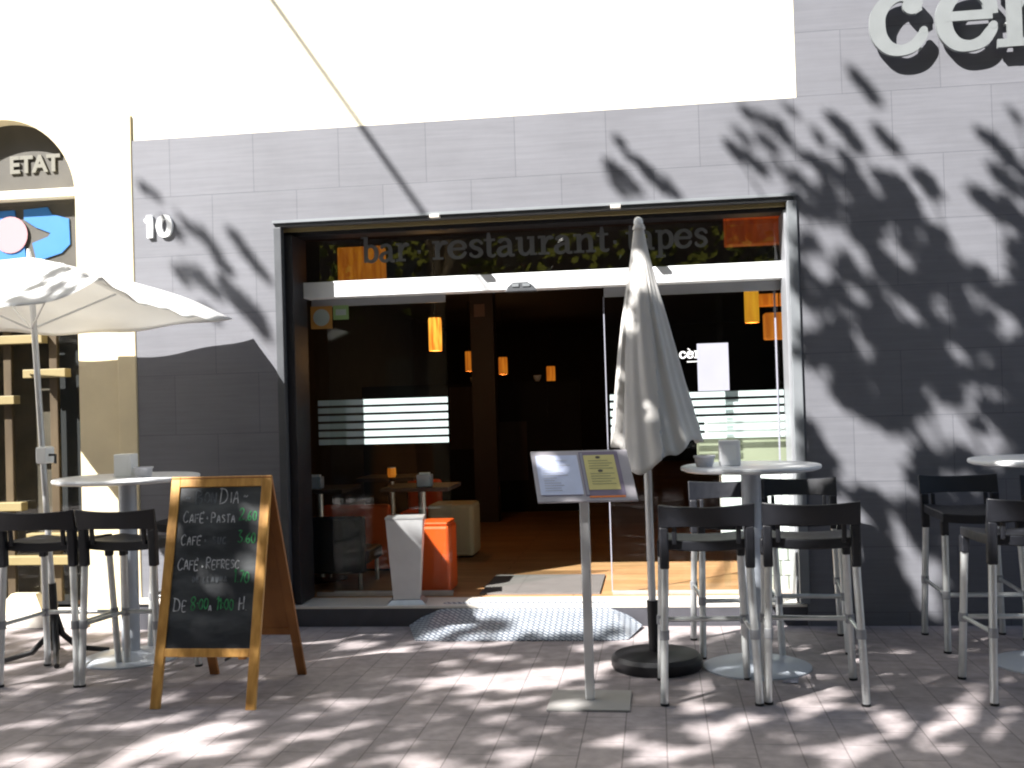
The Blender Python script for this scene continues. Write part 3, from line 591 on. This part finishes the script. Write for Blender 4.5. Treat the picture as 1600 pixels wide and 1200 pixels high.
# ------------------------------------------------------------------ menu stand
mn = thing('menu_stand', (-.36,-1.72,0), 'slim steel menu stand with a tilted two-page board, in front of the doorway', 'menu stand')
MB().box(-.555,-.165,-1.90,-1.56,.001,.012).build('base_plate', M['base'], mn, bev=.002)
MB().box(-.382,-.338,-1.742,-1.698,.0125,.985).build('post', M['steel'], mn, bev=.005)
A_ = Vector((math.cos(math.radians(3)), math.sin(math.radians(3)), 0)); D_ = Vector((.055,-.21,-.235)); D_ = D_.normalized()
O_ = Vector((-.626,-1.63,1.205)); Nn = A_.cross(D_).normalized(); Nn = Nn if Nn.z > 0 else -Nn
bo = MB().obox(O_, A_*.475, D_*.315, -Nn*.012).build('board', M['acryl'], mn, bev=.003)
def on_board(u0, u1, v0, v1, h, m_, name, par):
    return MB().obox(O_+A_*u0+D_*v0+Nn*h, A_*(u1-u0), D_*(v1-v0), Nn*.0012).build(name, m_, par)
on_board(.02,.225,.03,.275,.0006,M['paperb'],'menu_page',bo)
q = on_board(.235,.425,.012,.285,.0006,M['mauve'],'menu_folder',bo); on_board(.255,.405,.035,.25,.0020,M['yellow'],'yellow_page',q)
on_board(.25,.42,.2855,.296,.0006,M['orangep'],'folder_edge',q); on_board(.24,.252,.02,.28,.002,M['paper'],'page_edge',q)
on_board(.026,.218,.276,.28,.0006,M['mauve'],'page_shadow_edge',bo)
for v in (.05, .135):
    MB().prism([(.325+.012*math.cos(k*math.pi/8), v+.008*math.sin(k*math.pi/8)) for k in range(16)], O_+Nn*.0034, A_, D_, Nn*.0008).build('page_emblem', M['shopd'], q)
for k in range(13):
    vv = .062+.0155*k; random.seed(k); u1 = .07+random.random()*.12
    on_board(.045, u1, vv, vv+.0022, .0019, M['greyb'], 'print_line', bo)
for k in range(10):
    vv = .07+.016*k
    if abs(vv-.135) > .012: on_board(.275, .37+.02*(k%2), vv, vv+.0018, .0034, M['beige'], 'print_line', q)
# ------------------------------------------------------------------ chalkboard
cb = thing('chalkboard', (-2.25,-1.6,0), 'wooden A-frame chalkboard with handwritten coffee prices', 'chalkboard')
PB = {}
def frame_leaf(yb, yt, xb0, xb1, xt0, xt1, front):
    zb, ztp = 0.0, 1.115; sgn = -1 if front else 1
    def P(x_, s_):  # s_ along height 0..1, x_ 0..1 across
        xl = xb0+(xt0-xb0)*s_; xr = xb1+(xt1-xb1)*s_
        return Vector((xl+(xr-xl)*x_, yb+(yt-yb)*s_, zb+(ztp-zb)*s_))
    up = (P(0,1)-P(0,0)).normalized(); ac = (P(1,0)-P(0,0)).normalized(); nr = ac.cross(up).normalized()
    if (nr.y > 0) == front: nr = -nr
    wd = .050; L = (P(0,1)-P(0,0)).length
    body = 'front_frame' if front else 'rear_frame'; m_ = M['pine'] if front else M['pined']
    def bar(a, b_, off):
        return MB().obox(a, off, b_-a, nr*-.022)
    o1 = bar(P(0,0), P(0,1), ac*wd).build('leg', m_, cb, bev=.003); o2 = bar(P(1,0)-ac*wd, P(1,1)-ac*wd, ac*wd).build('leg', m_, cb, bev=.003)
    a = P(0,1)+ac*wd; b_ = P(1,1)-ac*wd; MB().obox(a-up*.055, b_-a, up*.055, nr*-.0215).build('top_rail', m_, cb, bev=.003)
    s1 = .215; a = P(0,s1)+ac*wd; b_ = P(1,s1)-ac*wd; MB().obox(a, b_-a, up*.042, nr*-.0215).build('bottom_rail', m_, cb, bev=.003)
    pa = P(0,s1)+ac*(wd-.003)+up*.04-nr*.008; pw = (P(1,s1)-P(0,s1)).length-2*wd+.006; ph = (P(0,1)-P(0,s1)).length-.055-.036
    bdp = MB().obox(pa, ac*pw, up*ph, nr*-.008).build('writing_surface' if front else 'rear_panel', M['slate'] if front else m_, cb)
    if front: PB.update(o=pa+nr*.0006, u=ac, v=up, n=nr, w=pw, h=ph, b=bdp)
frame_leaf(-1.92, -1.60, -2.51, -1.97, -2.515, -1.975, True)
frame_leaf(-1.22, -1.585, -2.49, -1.94, -2.515, -1.975, False)
MB().tube([(-2.24,-1.62,.17),(-2.24,-1.36,.17)],.006,8).build('stay', M['black'], cb)
MB().box(-2.26,-2.22,-1.40,-1.37,.12,.20).build('stay_block', M['pined'], cb)
CH = {'B':[[(0,0),(0,1),(.4,.95),(.45,.75),(.1,.55),(.5,.4),(.45,.08),(0,0)]],'O':[[(.25,0),(0,.3),(.05,.8),(.28,1),(.5,.75),(.5,.25),(.25,0)]],'N':[[(0,0),(.02,1),(.45,.0),(.5,1)]],
'D':[[(.0,0),(.05,1)],[(-.05,1),(.35,.92),(.55,.5),(.4,.1),(-.05,0)]],'I':[[(.1,0),(.12,.9)]],'A':[[(0,0),(.25,1),(.5,0)],[(.1,.35),(.42,.38)]],'C':[[(.5,.85),(.3,1),(.05,.7),(.02,.3),(.2,0),(.5,.15)]],
'F':[[(.05,0),(.05,1)],[(0,.98),(.5,1)],[(.05,.52),(.38,.55)]],'E':[[(.5,0),(.05,.02),(.05,1),(.5,1)],[(.05,.5),(.4,.52)]],'P':[[(.05,0),(.07,1),(.42,.92),(.42,.6),(.08,.5)]],'S':[[(.45,.88),(.2,1),(.05,.78),(.4,.4),(.35,.1),(.02,.08)]],
'T':[[(.25,0),(.25,1)],[(0,1),(.5,1)]],'R':[[(.05,0),(.05,1),(.42,.92),(.4,.6),(.08,.5),(.48,0)]],'H':[[(.05,0),(.05,1)],[(.45,0),(.45,1)],[(.05,.5),(.45,.5)]],'+':[[(.1,.4),(.35,.4)],[(.22,.25),(.22,.55)]],
'2':[[(.02,.8),(.2,1),(.42,.8),(.3,.4),(.0,.02),(.5,.05)]],'6':[[(.4,1),(.1,.6),(.05,.2),(.25,0),(.45,.2),(.3,.45),(.08,.3)]],'0':[[(.25,0),(.05,.4),(.2,.95),(.45,.8),(.45,.2),(.25,0)]],'3':[[(.05,.9),(.4,.95),(.2,.55),(.45,.3),(.3,.0),(.02,.1)]],
'1':[[(.0,.75),(.12,1),(.12,0)]],'7':[[(.05,1),(.48,.95),(.2,0)]],'8':[[(.25,.5),(.05,.75),(.25,1),(.42,.75),(.05,.25),(.25,0),(.45,.22),(.25,.5)]],'.':[[(.1,0),(.13,.08)]],':':[[(.1,.2),(.12,.28)],[(.1,.6),(.12,.68)]],
"`":[[(-.35,1.25),(-.15,1.1)]],'~':[[(.0,.4),(.15,.55),(.3,.42),(.45,.55)]],'U':[[(.02,1),(.05,.2),(.25,0),(.45,.2),(.48,1)]],'L':[[(.05,1),(.05,0),(.45,.03)]]}
def chalk(rows):
    lay = 0
    mbs = {'chalk': MB(), 'chalkf': MB(), 'chalkg': MB()}
    rnd = random.Random(3)
    for txt, x, y, hgt, key, sp_ in rows:
        mbs = {key: MB()}; sp_ *= .92; hgt *= .88
        for k, ch in enumerate(txt):
            if ch == ' ': x += sp_*.6; continue
            big = 1.25 if (k == 0 and hgt > .035) else 1
            for q in CH[ch]:
                wd = .0052 if key != 'chalkf' else .0075
                pts = [((a+rnd.uniform(-.03,.03))*hgt*.9*big, (b_+rnd.uniform(-.03,.03))*hgt*big, wd) for a, b_ in q]
                o_ = PB['o']+PB['u']*x+PB['v']*(y+rnd.uniform(-.003,.003))+PB['n']*(.00005*lay); lay += 1
                mbs[key].ribbon(pts, o_, PB['u'], PB['v'], PB['n']*.0004, 4)
            if ch not in '`': x += (sp_*.45 if ch in '.:I1' else sp_)*big
        mbs[key].build('chalk_writing', M[key], PB['b'])
H_ = PB['h']; W2 = PB['w']
chalk([('~', .04, H_-.085, .05, 'chalkf', .03), ('BON', .095, H_-.09, .060, 'chalkf', .040), ('DIA', .225, H_-.09, .070, 'chalk', .046), ('~', .35, H_-.08, .05, 'chalk', .03),
 ('CAFE`', .035, H_-.19, .052, 'chalk', .030), ('+', .155, H_-.185, .04, 'chalk', .03), ('PASTA', .185, H_-.19, .044, 'chalk', .028), ('2.60', .335, H_-.18, .055, 'chalkg', .029),
 ('CAFE`', .035, H_-.305, .048, 'chalk', .029), ('+ SUC', .155, H_-.30, .04, 'chalkf', .029), ('3.60', .335, H_-.295, .058, 'chalkg', .029),
 ('CAFE`', .03, H_-.43, .054, 'chalk', .029), ('+', .152, H_-.43, .04, 'chalk', .03), ('REFRESC', .18, H_-.425, .048, 'chalk', .027), ('DE LLAUNA', .115, H_-.49, .028, 'chalkf', .024), ('1.70', .335, H_-.495, .062, 'chalkg', .028),
 ('DE', .03, H_-.635, .058, 'chalk', .036), ('8:00', .115, H_-.63, .060, 'chalkg', .028), ('A', .215, H_-.635, .03, 'chalk', .03), ('11:00', .255, H_-.63, .060, 'chalkg', .028), ('H.', .37, H_-.63, .057, 'chalk', .03)])
# ------------------------------------------------------------------ bin on the step
bn = thing('litter_bin', (-1.69,.12,.135), 'tapered steel litter bin on the step left of the doorway', 'bin')
a = math.radians(8)
def ring(hw, hd, z, ang=a, c0=(-1.69,.13)): return [(c0[0]+rot2(x_,y_,ang)[0], c0[1]+rot2(x_,y_,ang)[1], z) for x_, y_ in ((-hw,-hd),(hw,-hd),(hw,hd),(-hw,hd))]
def frust(r0, r1): return r0+r1, [(0,3,2,1),(4,5,6,7),(0,1,5,4),(1,2,6,5),(2,3,7,6),(3,0,4,7)]
MB().add(*frust(ring(.088,.07,.165), ring(.125,.09,.70))).build('body', M['steel'], bn, bev=.004)
MB().add(*frust(ring(.128,.093,.7005), ring(.128,.093,.712))).build('rim', M['alu'], bn)
MB().add(*frust(ring(.13,.10,.1355), ring(.10,.08,.1645))).build('foot', M['alu'], bn)
# ------------------------------------------------------------------ interior things
o = thing('orange_stool', (-1.58,.62,.131), 'bright orange plastic cube seat just behind the litter bin', 'seat')
MB().box(-1.76,-1.47,.50,.80,.131,.60).build('body', M['orange'], o, bev=.02); MB().box(-1.75,-1.48,.51,.79,.6005,.625).build('top', M['orange'], o, bev=.01)
o = thing('cream_pouf', (-1.78,2.35,.131), 'cream leather cube pouf inside the doorway', 'pouf'); MB().box(-1.99,-1.59,2.2,2.58,.14,.59).build('body', M['creamb'], o, bev=.03); MB().box(-1.97,-1.61,2.22,2.56,.131,.1395).build('plinth', M['black'], o)
o = thing('red_bench', (-2.45,1.75,.131), 'red upholstered bench behind the left pane', 'bench'); MB().box(-2.68,-2.13,1.505,1.95,.2,.46).build('seat', M['red'], o, bev=.02); MB().box(-2.68,-2.13,1.42,1.50,.16,.67).build('backrest', M['red'], o, bev=.02); MB().box(-2.64,-2.17,1.53,1.92,.131,.199).build('plinth', M['black'], o)
o = thing('red_armchair', (-2.15,2.6,.131), 'dark red armchair deeper in the bar, behind the left pane', 'armchair'); MB().box(-2.32,-2.0,2.5,2.85,.2,.5).build('seat', M['red'], o, bev=.03); MB().box(-2.32,-2.0,2.86,2.95,.2,.76).build('backrest', M['red'], o, bev=.03); MB().box(-2.3,-2.02,2.54,2.9,.131,.199).build('plinth', M['black'], o)
IG = 'small dark tables inside the bar'
def itab(x, y, label, zt_=.84):
    o = thing('indoor_table', (x,y,.131), label, 'table', IG)
    MB().box(x-.26,x+.26,y-.26,y+.26,zt_-.03,zt_).build('table_top', M['inpanel'], o, bev=.004); MB().tube([(x,y,.15),(x,y,zt_-.0305)],.03,16).build('column', M['alu'], o, True); MB().lathe(x,y,[(.2,.131),(.2,.14),(.04,.152)],28).build('base', M['black'], o, True)
itab(-2.60,1.12,'dark table at the left inside the window, nearest the frame'); itab(-1.80,1.15,'dark table just inside the left pane, above the orange seat'); itab(-2.32,2.28,'dark table deeper inside, between the two window tables')
def hold(x, y, z, label, m_, s_=.055, name='napkin_holder', cat='napkin holder'):
    o = thing(name, (x,y,z), label, cat); MB().box(-s_,s_,-s_*.8,s_*.8,0,.09).build('case', m_, o, bev=.006, local=True); MB().box(-s_*.7,s_*.7,-s_*.4,s_*.4,.0905,.105).build('napkins', M['white'], o, local=True)
hold(-2.59,1.0,.841,'green grey napkin holder on the indoor table nearest the frame', M['tsteel']); hold(-1.74,1.0,.841,'grey napkin holder with loose napkin, behind the left pane near its edge', M['tsteel'])
o = thing('candle_jar', (-2.27,2.1,.841), 'small amber candle jar on the middle indoor table', 'candle'); MB().lathe(0,0,[(.03,0),(.038,.02),(.036,.08)],20).build('jar', M['lampd'], o, True, local=True); MB().lathe(0,0,[(.037,.0802),(.037,.085)],20).build('rim', M['alu'], o, local=True)
# dark indoor stools under the window
o = thing('indoor_armchair', (-2.3,.95,.131), 'black low chair just behind the left pane', 'armchair')
MB().box(-2.55,-2.12,.75,1.15,.30,.40).build('seat', M['plastic'], o, bev=.02); MB().box(-2.55,-2.12,.62,.70,.25,.66).build('backrest', M['plastic'], o, bev=.02)
for x_ in (-2.53,-2.16):
    for y_ in (.66, 1.12): MB().tube([(x_,y_,.131),(x_,y_,.32)],.015,10).build('leg', M['alu'], o, True)
# white counter and tiled plinth behind right pane
o = thing('white_counter', (.7,.85,.131), 'white counter front behind the right pane, lit by the sun', 'counter')
MB().box(.43,.90,.52,.9,.42,1.0).build('body', M['white'], o, bev=.004); MB().box(.28,.905,.515,.9,1.0005,1.175).build('top_band', M['beige'], o, bev=.004); MB().box(.34,.90,.52,.9,1.1755,1.31).build('back_panel', M['white'], o, bev=.004)
M['tile'] = brick_mat('white_tiles', (.5, .52, .48), (.46, .48, .45), (.1, .1, .09), .1, .1, .004, True, rough=.4); MB().box(.60,.90,.525,.88,.132,.4195).build('tiled_base', M['tile'], o)
# door mat
o = MB().box(-1.25,-.42,.42,1.20,.1305,.142).build('door_mat', M['mat']); tag(o, 'grey ribbed door mat on the floor inside the doorway', 'door mat')
# lanterns
LG = 'orange paper lanterns hanging in the bar'
def lantern(x, y, z0, z1, r, key, label, n_=20, wide=None):
    o = thing('lantern', (x,y,z0), label, 'lantern', LG)
    if wide: MB().box(x-wide,x+wide,y-.08,y+.08,z0,z1).build('shade', M[key], o, bev=.01)
    else: MB().lathe(x,y,[(r*.96,z0),(r,z0+.02),(r,z1-.02),(r*.94,z1)],n_).build('shade', M[key], o, True)
    MB().tube([(x,y,z1),(x,y,3.0)],.004,6).build('cord', M['wire'], o)
lantern(-2.04,3,1.96,2.27,.062,'lampb','bright orange lantern behind the left pane, the largest lit one')
lantern(-2.765,9,1.94,2.24,.058,'lampd','dim orange lantern, leftmost of the three deep in the doorway')
lantern(-2.535,11,1.93,2.22,.075,'lampd','dim orange lantern, middle of the three deep in the doorway')
lantern(-2.02,14,1.84,2.14,.085,'lampd','small orange lantern deepest in the doorway')
lantern(.885,3,2.11,2.41,.065,'lampy','yellow lantern behind the right pane')
lantern(1.12,3.2,2.27,2.38,.0,'lampd','wide flat orange lantern right of the yellow lantern', wide=.17)
lantern(.90,1.0,1.85,2.04,.0,'lampd','square orange lantern low at the right jamb', wide=.11)
lantern(-2.18,1.0,2.40,2.66,.0,'lampd','glowing orange lantern seen through the transom at its left end', wide=.17)
lantern(.74,1.0,2.54,2.78,.0,'lampr','dull red lantern seen through the transom at its right end', wide=.21)
for x_, lb_ in ((-2.2,'small white cup on the half wall, left of the middle dim lantern'), (-1.97,'small white cup on the half wall, right beside the middle dim lantern'), (-1.42,'small white cup on the half wall, under the deepest lantern')):
    o = MB().lathe(0,0,[(.025,0),(.045,.04),(.05,.075)],20).build('cup', M['white'], smooth=True); o.location = (x_,6.05,1.701); tag(o, lb_, 'cup')
for (x_, y_, z_, e_) in ((-2.04,3,1.90,2.2), (-2.535,11,1.88,1.6), (-2.765,9,1.88,1.2), (.885,3,2.05,1.4), (-2.02,14,1.8,1)):
    ld = bpy.data.lights.new('lantern_bulb', 'POINT'); ld.energy = e_; ld.color = (1, .5, .18); ld.shadow_soft_size = .04
    lo = bpy.data.objects.new('lantern_bulb', ld); sc.collection.objects.link(lo); lo.location = (x_, y_, z_)
o = MB().add([(1.2-.615,-1.37,.004),(1.2-.54,-1.39,.006),(1.2-.53,-1.33,.018),(1.2-.60,-1.32,.004)], [(0,1,2,3)]).build('paper_scrap', M['paper']); o.modifiers.new('thick','SOLIDIFY').thickness = .001; tag(o, 'crumpled pale paper scrap on the paving near the middle stools', 'litter')
# stickers, notice
o = MB().box(-2.39,-2.315,.3985,.3998,2.0,2.17).build('window_sticker', M['yellow'])
bpy.data.objects.remove(o)
def sticker(x0, x1, z0, z1, m1, m2, label, y=.3975, disc=True):
    o = thing('window_sticker', ((x0+x1)/2,y,z0), label, 'sticker')
    MB().box(x0,x1,y,y+.0015,z0,z1).build('backing', m1, o)
    cx_, cz_, r_ = (x0+x1)/2, (z0+z1)/2, min(x1-x0,z1-z0)*.38
    if disc: MB().prism([(cx_+r_*math.cos(k*math.pi/10), cz_+r_*math.sin(k*math.pi/10)) for k in range(20)], (0,y-.0012,0), (1,0,0), (0,0,1), (0,.001,0)).build('disc', m2, o)
    else: MB().box(cx_-r_,cx_+r_,y-.0012,y-.0002,cz_-r_*.5,cz_+r_*.6).build('print', m2, o)
    return o
M['sto'] = mat('orange_sticker', (.45, .22, .05), .6); M['stw'] = mat('pale_sticker', (.35, .42, .4), .6); M['stg'] = mat('green_sticker', (.22, .36, .14), .6); M['stp'] = mat('brown_sticker', (.2, .13, .11), .6)
sticker(-2.397,-2.24,2.01,2.17,M['sto'],M['stw'],'orange sticker with a pale disc at the top left of the entrance glass')
sticker(-2.232,-2.12,2.07,2.17,M['stg'],M['stw'],'green and white sticker beside the orange one on the entrance glass',disc=False)
o = MB().box(-1.98,-1.86,4.88,4.895,2.42,2.56).build('pillar_notice', M['stp']); tag(o, 'small brownish square notice on the pillar inside the doorway', 'notice')
o = MB().box(.283,.49,.398,.400,1.49,1.81).build('paper_notice', M['paper'], bev=0); tag(o, 'blank white paper notice taped to the right door glass', 'notice')
# ------------------------------------------------------------------ overhead cable across the street
A = Vector((-2.48,0,4.21)); B_ = Vector((-1.49,0,2.73)); S_ = Vector((-SL,-1,ST))
p0 = A+(A-B_)*1.6+S_*1.6; p1 = A+S_*2.3; p2 = B_+S_*3.4; p3 = B_+(B_-A)*1.2+S_*4.8
o = MB().tube([p0+(p1-p0)*t for t in (0,.25,.5,.75,1)]+[p1+(p2-p1)*t for t in (.25,.5,.75,1)]+[p2+(p3-p2)*t for t in (.3,.6,1)], .019, 8).build('overhead_cable', M['wire']); tag(o, 'black cable strung high over the pavement', 'cable')
# ------------------------------------------------------------------ opposite side of the street: unseen block sized to cut sky light
ob = thing('opposite_building', (0,-18,-.1), 'brown plastered block across the street, added to cut sky light, seen only as reflections', 'building')
MB().box(-34,34,-26,-18,-.1,11.8).build('front_wall', M['opp'], ob)
for fl in range(3):
    for k in range(-9, 10):
        z0 = .9+fl*3.1; MB().box(k*3-.55,k*3+.55,-17.999,-17.97,z0,z0+1.7).build('window', M['oppwin'], ob)
# ------------------------------------------------------------------ plane trees behind the camera: they throw the dappled shade
TR = [(-3.2,-8.3), (4.6,-8.6), (-11.5,-8.4), (11.0,-8.8)]
lv = [[] for _ in TR]; lf = [[] for _ in TR]; anchors = [[] for _ in TR]
rnd = random.Random(11)
LEAF = [(0,-1),(.32,-.55),(.95,-.45),(.62,.02),(.85,.62),(.34,.50),(0,1.05),(-.34,.50),(-.85,.62),(-.62,.02),(-.95,-.45),(-.32,-.55)]
s_dir = to_sun; e1 = s_dir.cross(Vector((0,0,1))).normalized(); e2 = s_dir.cross(e1)
def which(P): return min(range(len(TR)), key=lambda i: (P.x-TR[i][0])**2+(P.y-TR[i][1])**2)
def leaf(P, r, tilt=.75):
    n_ = (s_dir+Vector((rnd.gauss(0,tilt*.5),rnd.gauss(0,tilt*.5),rnd.gauss(0,tilt*.5)))).normalized()
    a = n_.cross(Vector((rnd.gauss(0,1),rnd.gauss(0,1),rnd.gauss(0,1)))).normalized(); b_ = n_.cross(a)
    i = which(P); k = len(lv[i]); fold = rnd.uniform(.0,.25)
    lv[i] += [tuple(P+a*x_*r+b_*y_*r+n_*(fold*abs(x_)*r)) for x_, y_ in LEAF]; lf[i].append(tuple(range(k, k+12)))
def at(u, v, t): return Vector((u-SL*t, -t, v+ST*t))
WB = [(-3.37,2.96,.073,.041),(-3.22,2.69,.09,.041),(-3.11,2.72,.106,.041),(-2.97,2.61,.122,.049),(-2.88,2.46,.114,.041),(-3.09,2.4,.09,.033),(-2.98,2.31,.139,.041),(-2.82,2.26,.139,.049),(-2.77,2.6,.106,.041),(-2.66,2.47,.106,.041),(-2.59,2.36,.082,.037),(-2.71,2.15,.139,.057),(-2.63,2.03,.106,.057),(-2.96,2.11,.082,.033),(-3.16,2.38,.057,.041),(-.15,3.05,.082,.033),(-.22,2.93,.049,.041),(-.12,2.85,.09,.041),(-.01,2.93,.098,.037),(.06,2.85,.098,.037),(-.2,2.82,.065,.033),(.14,2.79,.073,.033),(.64,3.23,.057,.033),(.74,3.18,.065,.033),(.9,3.24,.049,.029),(.85,3.11,.073,.037),(1.34,3.38,.155,.041),(.6,3.09,.065,.033),(.55,2.99,.073,.037),(.75,3.04,.082,.041),(1.07,3.06,.057,.033),(1.24,3.08,.163,.049),(1.47,3.02,.106,.045),(.93,2.99,.09,.037),(1.04,2.89,.106,.041),(1.16,2.83,.106,.041),(1.24,2.92,.073,.037),(1.45,2.77,.106,.049),(1.69,2.75,.082,.057),(2.08,2.99,.082,.037),(2.14,2.95,.09,.041),(2.24,3.12,.057,.029),(2.17,2.72,.106,.049),(.83,2.85,.09,.041),(.96,2.78,.098,.041),(.67,2.92,.082,.041),(1.33,2.7,.139,.049),(1.56,2.69,.122,.049),(2.24,2.81,.098,.049),(2.08,2.58,.139,.057),(2.23,2.49,.139,.057)]
for (u, v, ln, wd) in WB:
    t0 = rnd.uniform(3.2, 4.2); ang = math.radians(-52); k = max(2, round(ln/.04))
    for i in range(k):
        s_ = (i/(k-1)-.5)*2*ln*.62
        leaf(at(u+math.cos(ang)*s_+rnd.gauss(0,.008), v+math.sin(ang)*s_+rnd.gauss(0,.008), t0+rnd.uniform(-.15,.15)), wd*rnd.uniform(1.0,1.35), .5)
    if u > .5 and rnd.random() < .35: anchors[which(at(u,v,t0))].append(at(u,v,t0))
POLY = [(.9,2.64),(1.1,2.77),(1.52,2.75),(1.67,2.6),(1.77,2.28),(1.96,2.15),(2.11,2.26),(2.26,2.33),(2.8,2.9),(3.6,3.4),(7.5,3.6),(7.5,-.2),(.8,-.2),(.85,.15),(.87,1.11)]
HOLE = [(1.03,1.35,.3,.09,60),(1.2,1.11,.24,.07,52),(1.44,.94,.24,.10,50),(1.29,1.72,.14,.06,50),(1.22,.59,.06,.14,0),(1.5,.46,.32,.08,62),(1.59,.19,.24,.06,60),(1.76,1.96,.12,.06,45),(2.13,1.12,.14,.05,35),(1.86,1.64,.11,.04,45),(1.08,2.21,.07,.06,0),(.99,1.91,.06,.1,70),(1.99,1.99,.1,.05,40),(1.58,2.25,.08,.05,40)]
for _ in range(70):
    HOLE.append((rnd.uniform(.95,2.4), rnd.uniform(.25,2.7), rnd.uniform(.05,.13), rnd.uniform(.012,.035), rnd.uniform(44,60)))
def inpoly(x_, y_, P):
    c_ = False; j = len(P)-1
    for i in range(len(P)):
        if (P[i][1] > y_) != (P[j][1] > y_) and x_ < (P[j][0]-P[i][0])*(y_-P[i][1])/(P[j][1]-P[i][1])+P[i][0]: c_ = not c_
        j = i
    return c_
def inhole(u, v, g=1.0):
    if u < 1.28 and .1 < v < 1.05 and rnd.random() < .66: return True
    if v < .75 and 1.3 < u < 1.5 and rnd.random() < .7: g = .6
    for x_, y_, a, b_, an in HOLE:
        p_, q_ = rot2(u-x_, v-y_, math.radians(an))
        if (p_/(a*g+.02))**2+(q_/(b_*g+.03))**2 < 1: return True
    return False
def cluster(u, v, n_, r, spread, H0=5.4, H1=7.8):
    H = rnd.uniform(H0, H1); t = max(2.2, (H-v)/ST); c0 = at(u, v, t)
    for _ in range(n_):
        leaf(c0+e1*rnd.gauss(0,spread)+e2*rnd.gauss(0,spread)+s_dir*rnd.gauss(0,spread*1.5), r*rnd.uniform(.75,1.25))
    if rnd.random() < .022: anchors[which(c0)].append(c0)
# dense shade on the right-hand wall
for _ in range(1750):
    u, v = rnd.uniform(.9, 7.5), rnd.uniform(-.2, 3.5)
    if not inpoly(u, v, POLY) or inhole(u, v): continue
    if u < 2.4: 
        t = rnd.uniform(3.2, 4.6)
        for _k in range(2):
            q = at(u+rnd.gauss(0,.03), v+rnd.gauss(0,.03), t+rnd.uniform(-.2,.2)); leaf(q, rnd.uniform(.055,.085), .6)
    else: cluster(u, v, 4, .09, .11)
for _ in range(750):
    u, v = rnd.uniform(.93, 2.4), rnd.uniform(.0, 2.3)
    if inpoly(u, v, POLY) and not inhole(u, v, 1.15): leaf(at(u, v, rnd.uniform(3.2,4.6)), rnd.uniform(.06,.085), .5)
for _ in range(330):
    u, v = rnd.uniform(1.0, 2.5), rnd.uniform(-.12, .85)
    if not inhole(u, v, 1.0): leaf(at(u, v, rnd.uniform(3.4,4.8)), rnd.uniform(.06,.085), .5)
# dappled shade over the pavement
def gdens(u, v):
    if v > .15: return 0 if u < .75 else .13
    if v < -3.1: return .8
    if -1.0 < u < .75 and v > -.75: return .12
    if u < -1.5 and v > -1.2: return .5
    return 1
N_ = 0
for _ in range(1800):
    u, v = rnd.uniform(-7, 10), rnd.uniform(-8.5, 1.0)
    if u > .9 and v > -.15: continue
    if u < -2.2 and v > -.4: continue
    g_ = gdens(u, v)
    if rnd.random() > g_: continue
    cluster(u, v, 6, .095, .15, 5.8, 8.6)
for _ in range(15):      # foliage over the menu board and the folded parasol
    u, v = (rnd.uniform(1.15, 1.6), rnd.uniform(-1.32,-.98)) if _ < 10 else (rnd.uniform(1.2, 1.45), rnd.uniform(.1, .5))
    cluster(u, v, 3, .075, .06)
# lower foliage further along the street, reflected in the transom glass
for _ in range(420):
    x_ = rnd.uniform(-9, 8); y_ = rnd.uniform(-13,-9.5); z_ = rnd.uniform(3.3, 6.2); q = Vector((x_, y_, z_))
    for _k in range(5): leaf(q+Vector((rnd.gauss(0,.2),rnd.gauss(0,.2),rnd.gauss(0,.2))), .10)
for _ in range(800):  # upper foliage out of view, added to block low sky and deepen shade
    x_ = rnd.uniform(-16, 14); y_ = rnd.uniform(-13.5,-10.6); z_ = rnd.uniform(7.6, 8.2+(-y_-9)*.8); q = Vector((x_, y_, z_))
    for _k in range(4): leaf(q+Vector((rnd.gauss(0,.28),rnd.gauss(0,.28),rnd.gauss(0,.28))), .17, 1.5)
TL = ['tall plane tree at the kerb left of the viewpoint, shading the pavement','tall plane tree at the kerb to the right, shading the grey tiles','plane tree furthest along the kerb to the left','plane tree furthest along the kerb to the right']
for i, (tx, ty) in enumerate(TR):
    tr = thing('plane_tree', (tx,ty,0), TL[i], 'tree', 'plane trees along the kerb')
    tk = MB(); tk.tube([(tx,ty,0),(tx+.02,ty,.5),(tx-.05,ty+.05,2),(tx+.05,ty,3.6),(tx,ty+.1,5.0)],[.25,.19,.165,.14,.10],16); top = Vector((tx+.03,ty,3.7))
    tk.build('trunk', M['bark'], tr, True)
    lb = MB()
    for q in anchors[i][:46]:
        st0 = Vector((tx,ty,rnd.uniform(3.2,4.8))); mid = st0+(q-st0)*.5+Vector((rnd.gauss(0,.2),rnd.gauss(0,.2),.45))
        lb.tube([st0, st0+(mid-st0)*.5+Vector((0,0,.12)), mid, mid+(q-mid)*.55+Vector((rnd.gauss(0,.1),rnd.gauss(0,.1),.1)), q],[.055,.042,.028,.015,.005],8)
    if lb.v: lb.build('limbs', M['bark'], tr, True)
    if lv[i]:
        me = bpy.data.meshes.new('crown'); off = Vector((tx,ty,0)); me.from_pydata([tuple(Vector(v)-off) for v in lv[i]], [], lf[i]); me.update()
        cr_ = bpy.data.objects.new('crown', me); sc.collection.objects.link(cr_); me.materials.append(M['leaf']); cr_.parent = tr
print('leaves', sum(map(len, lf)))
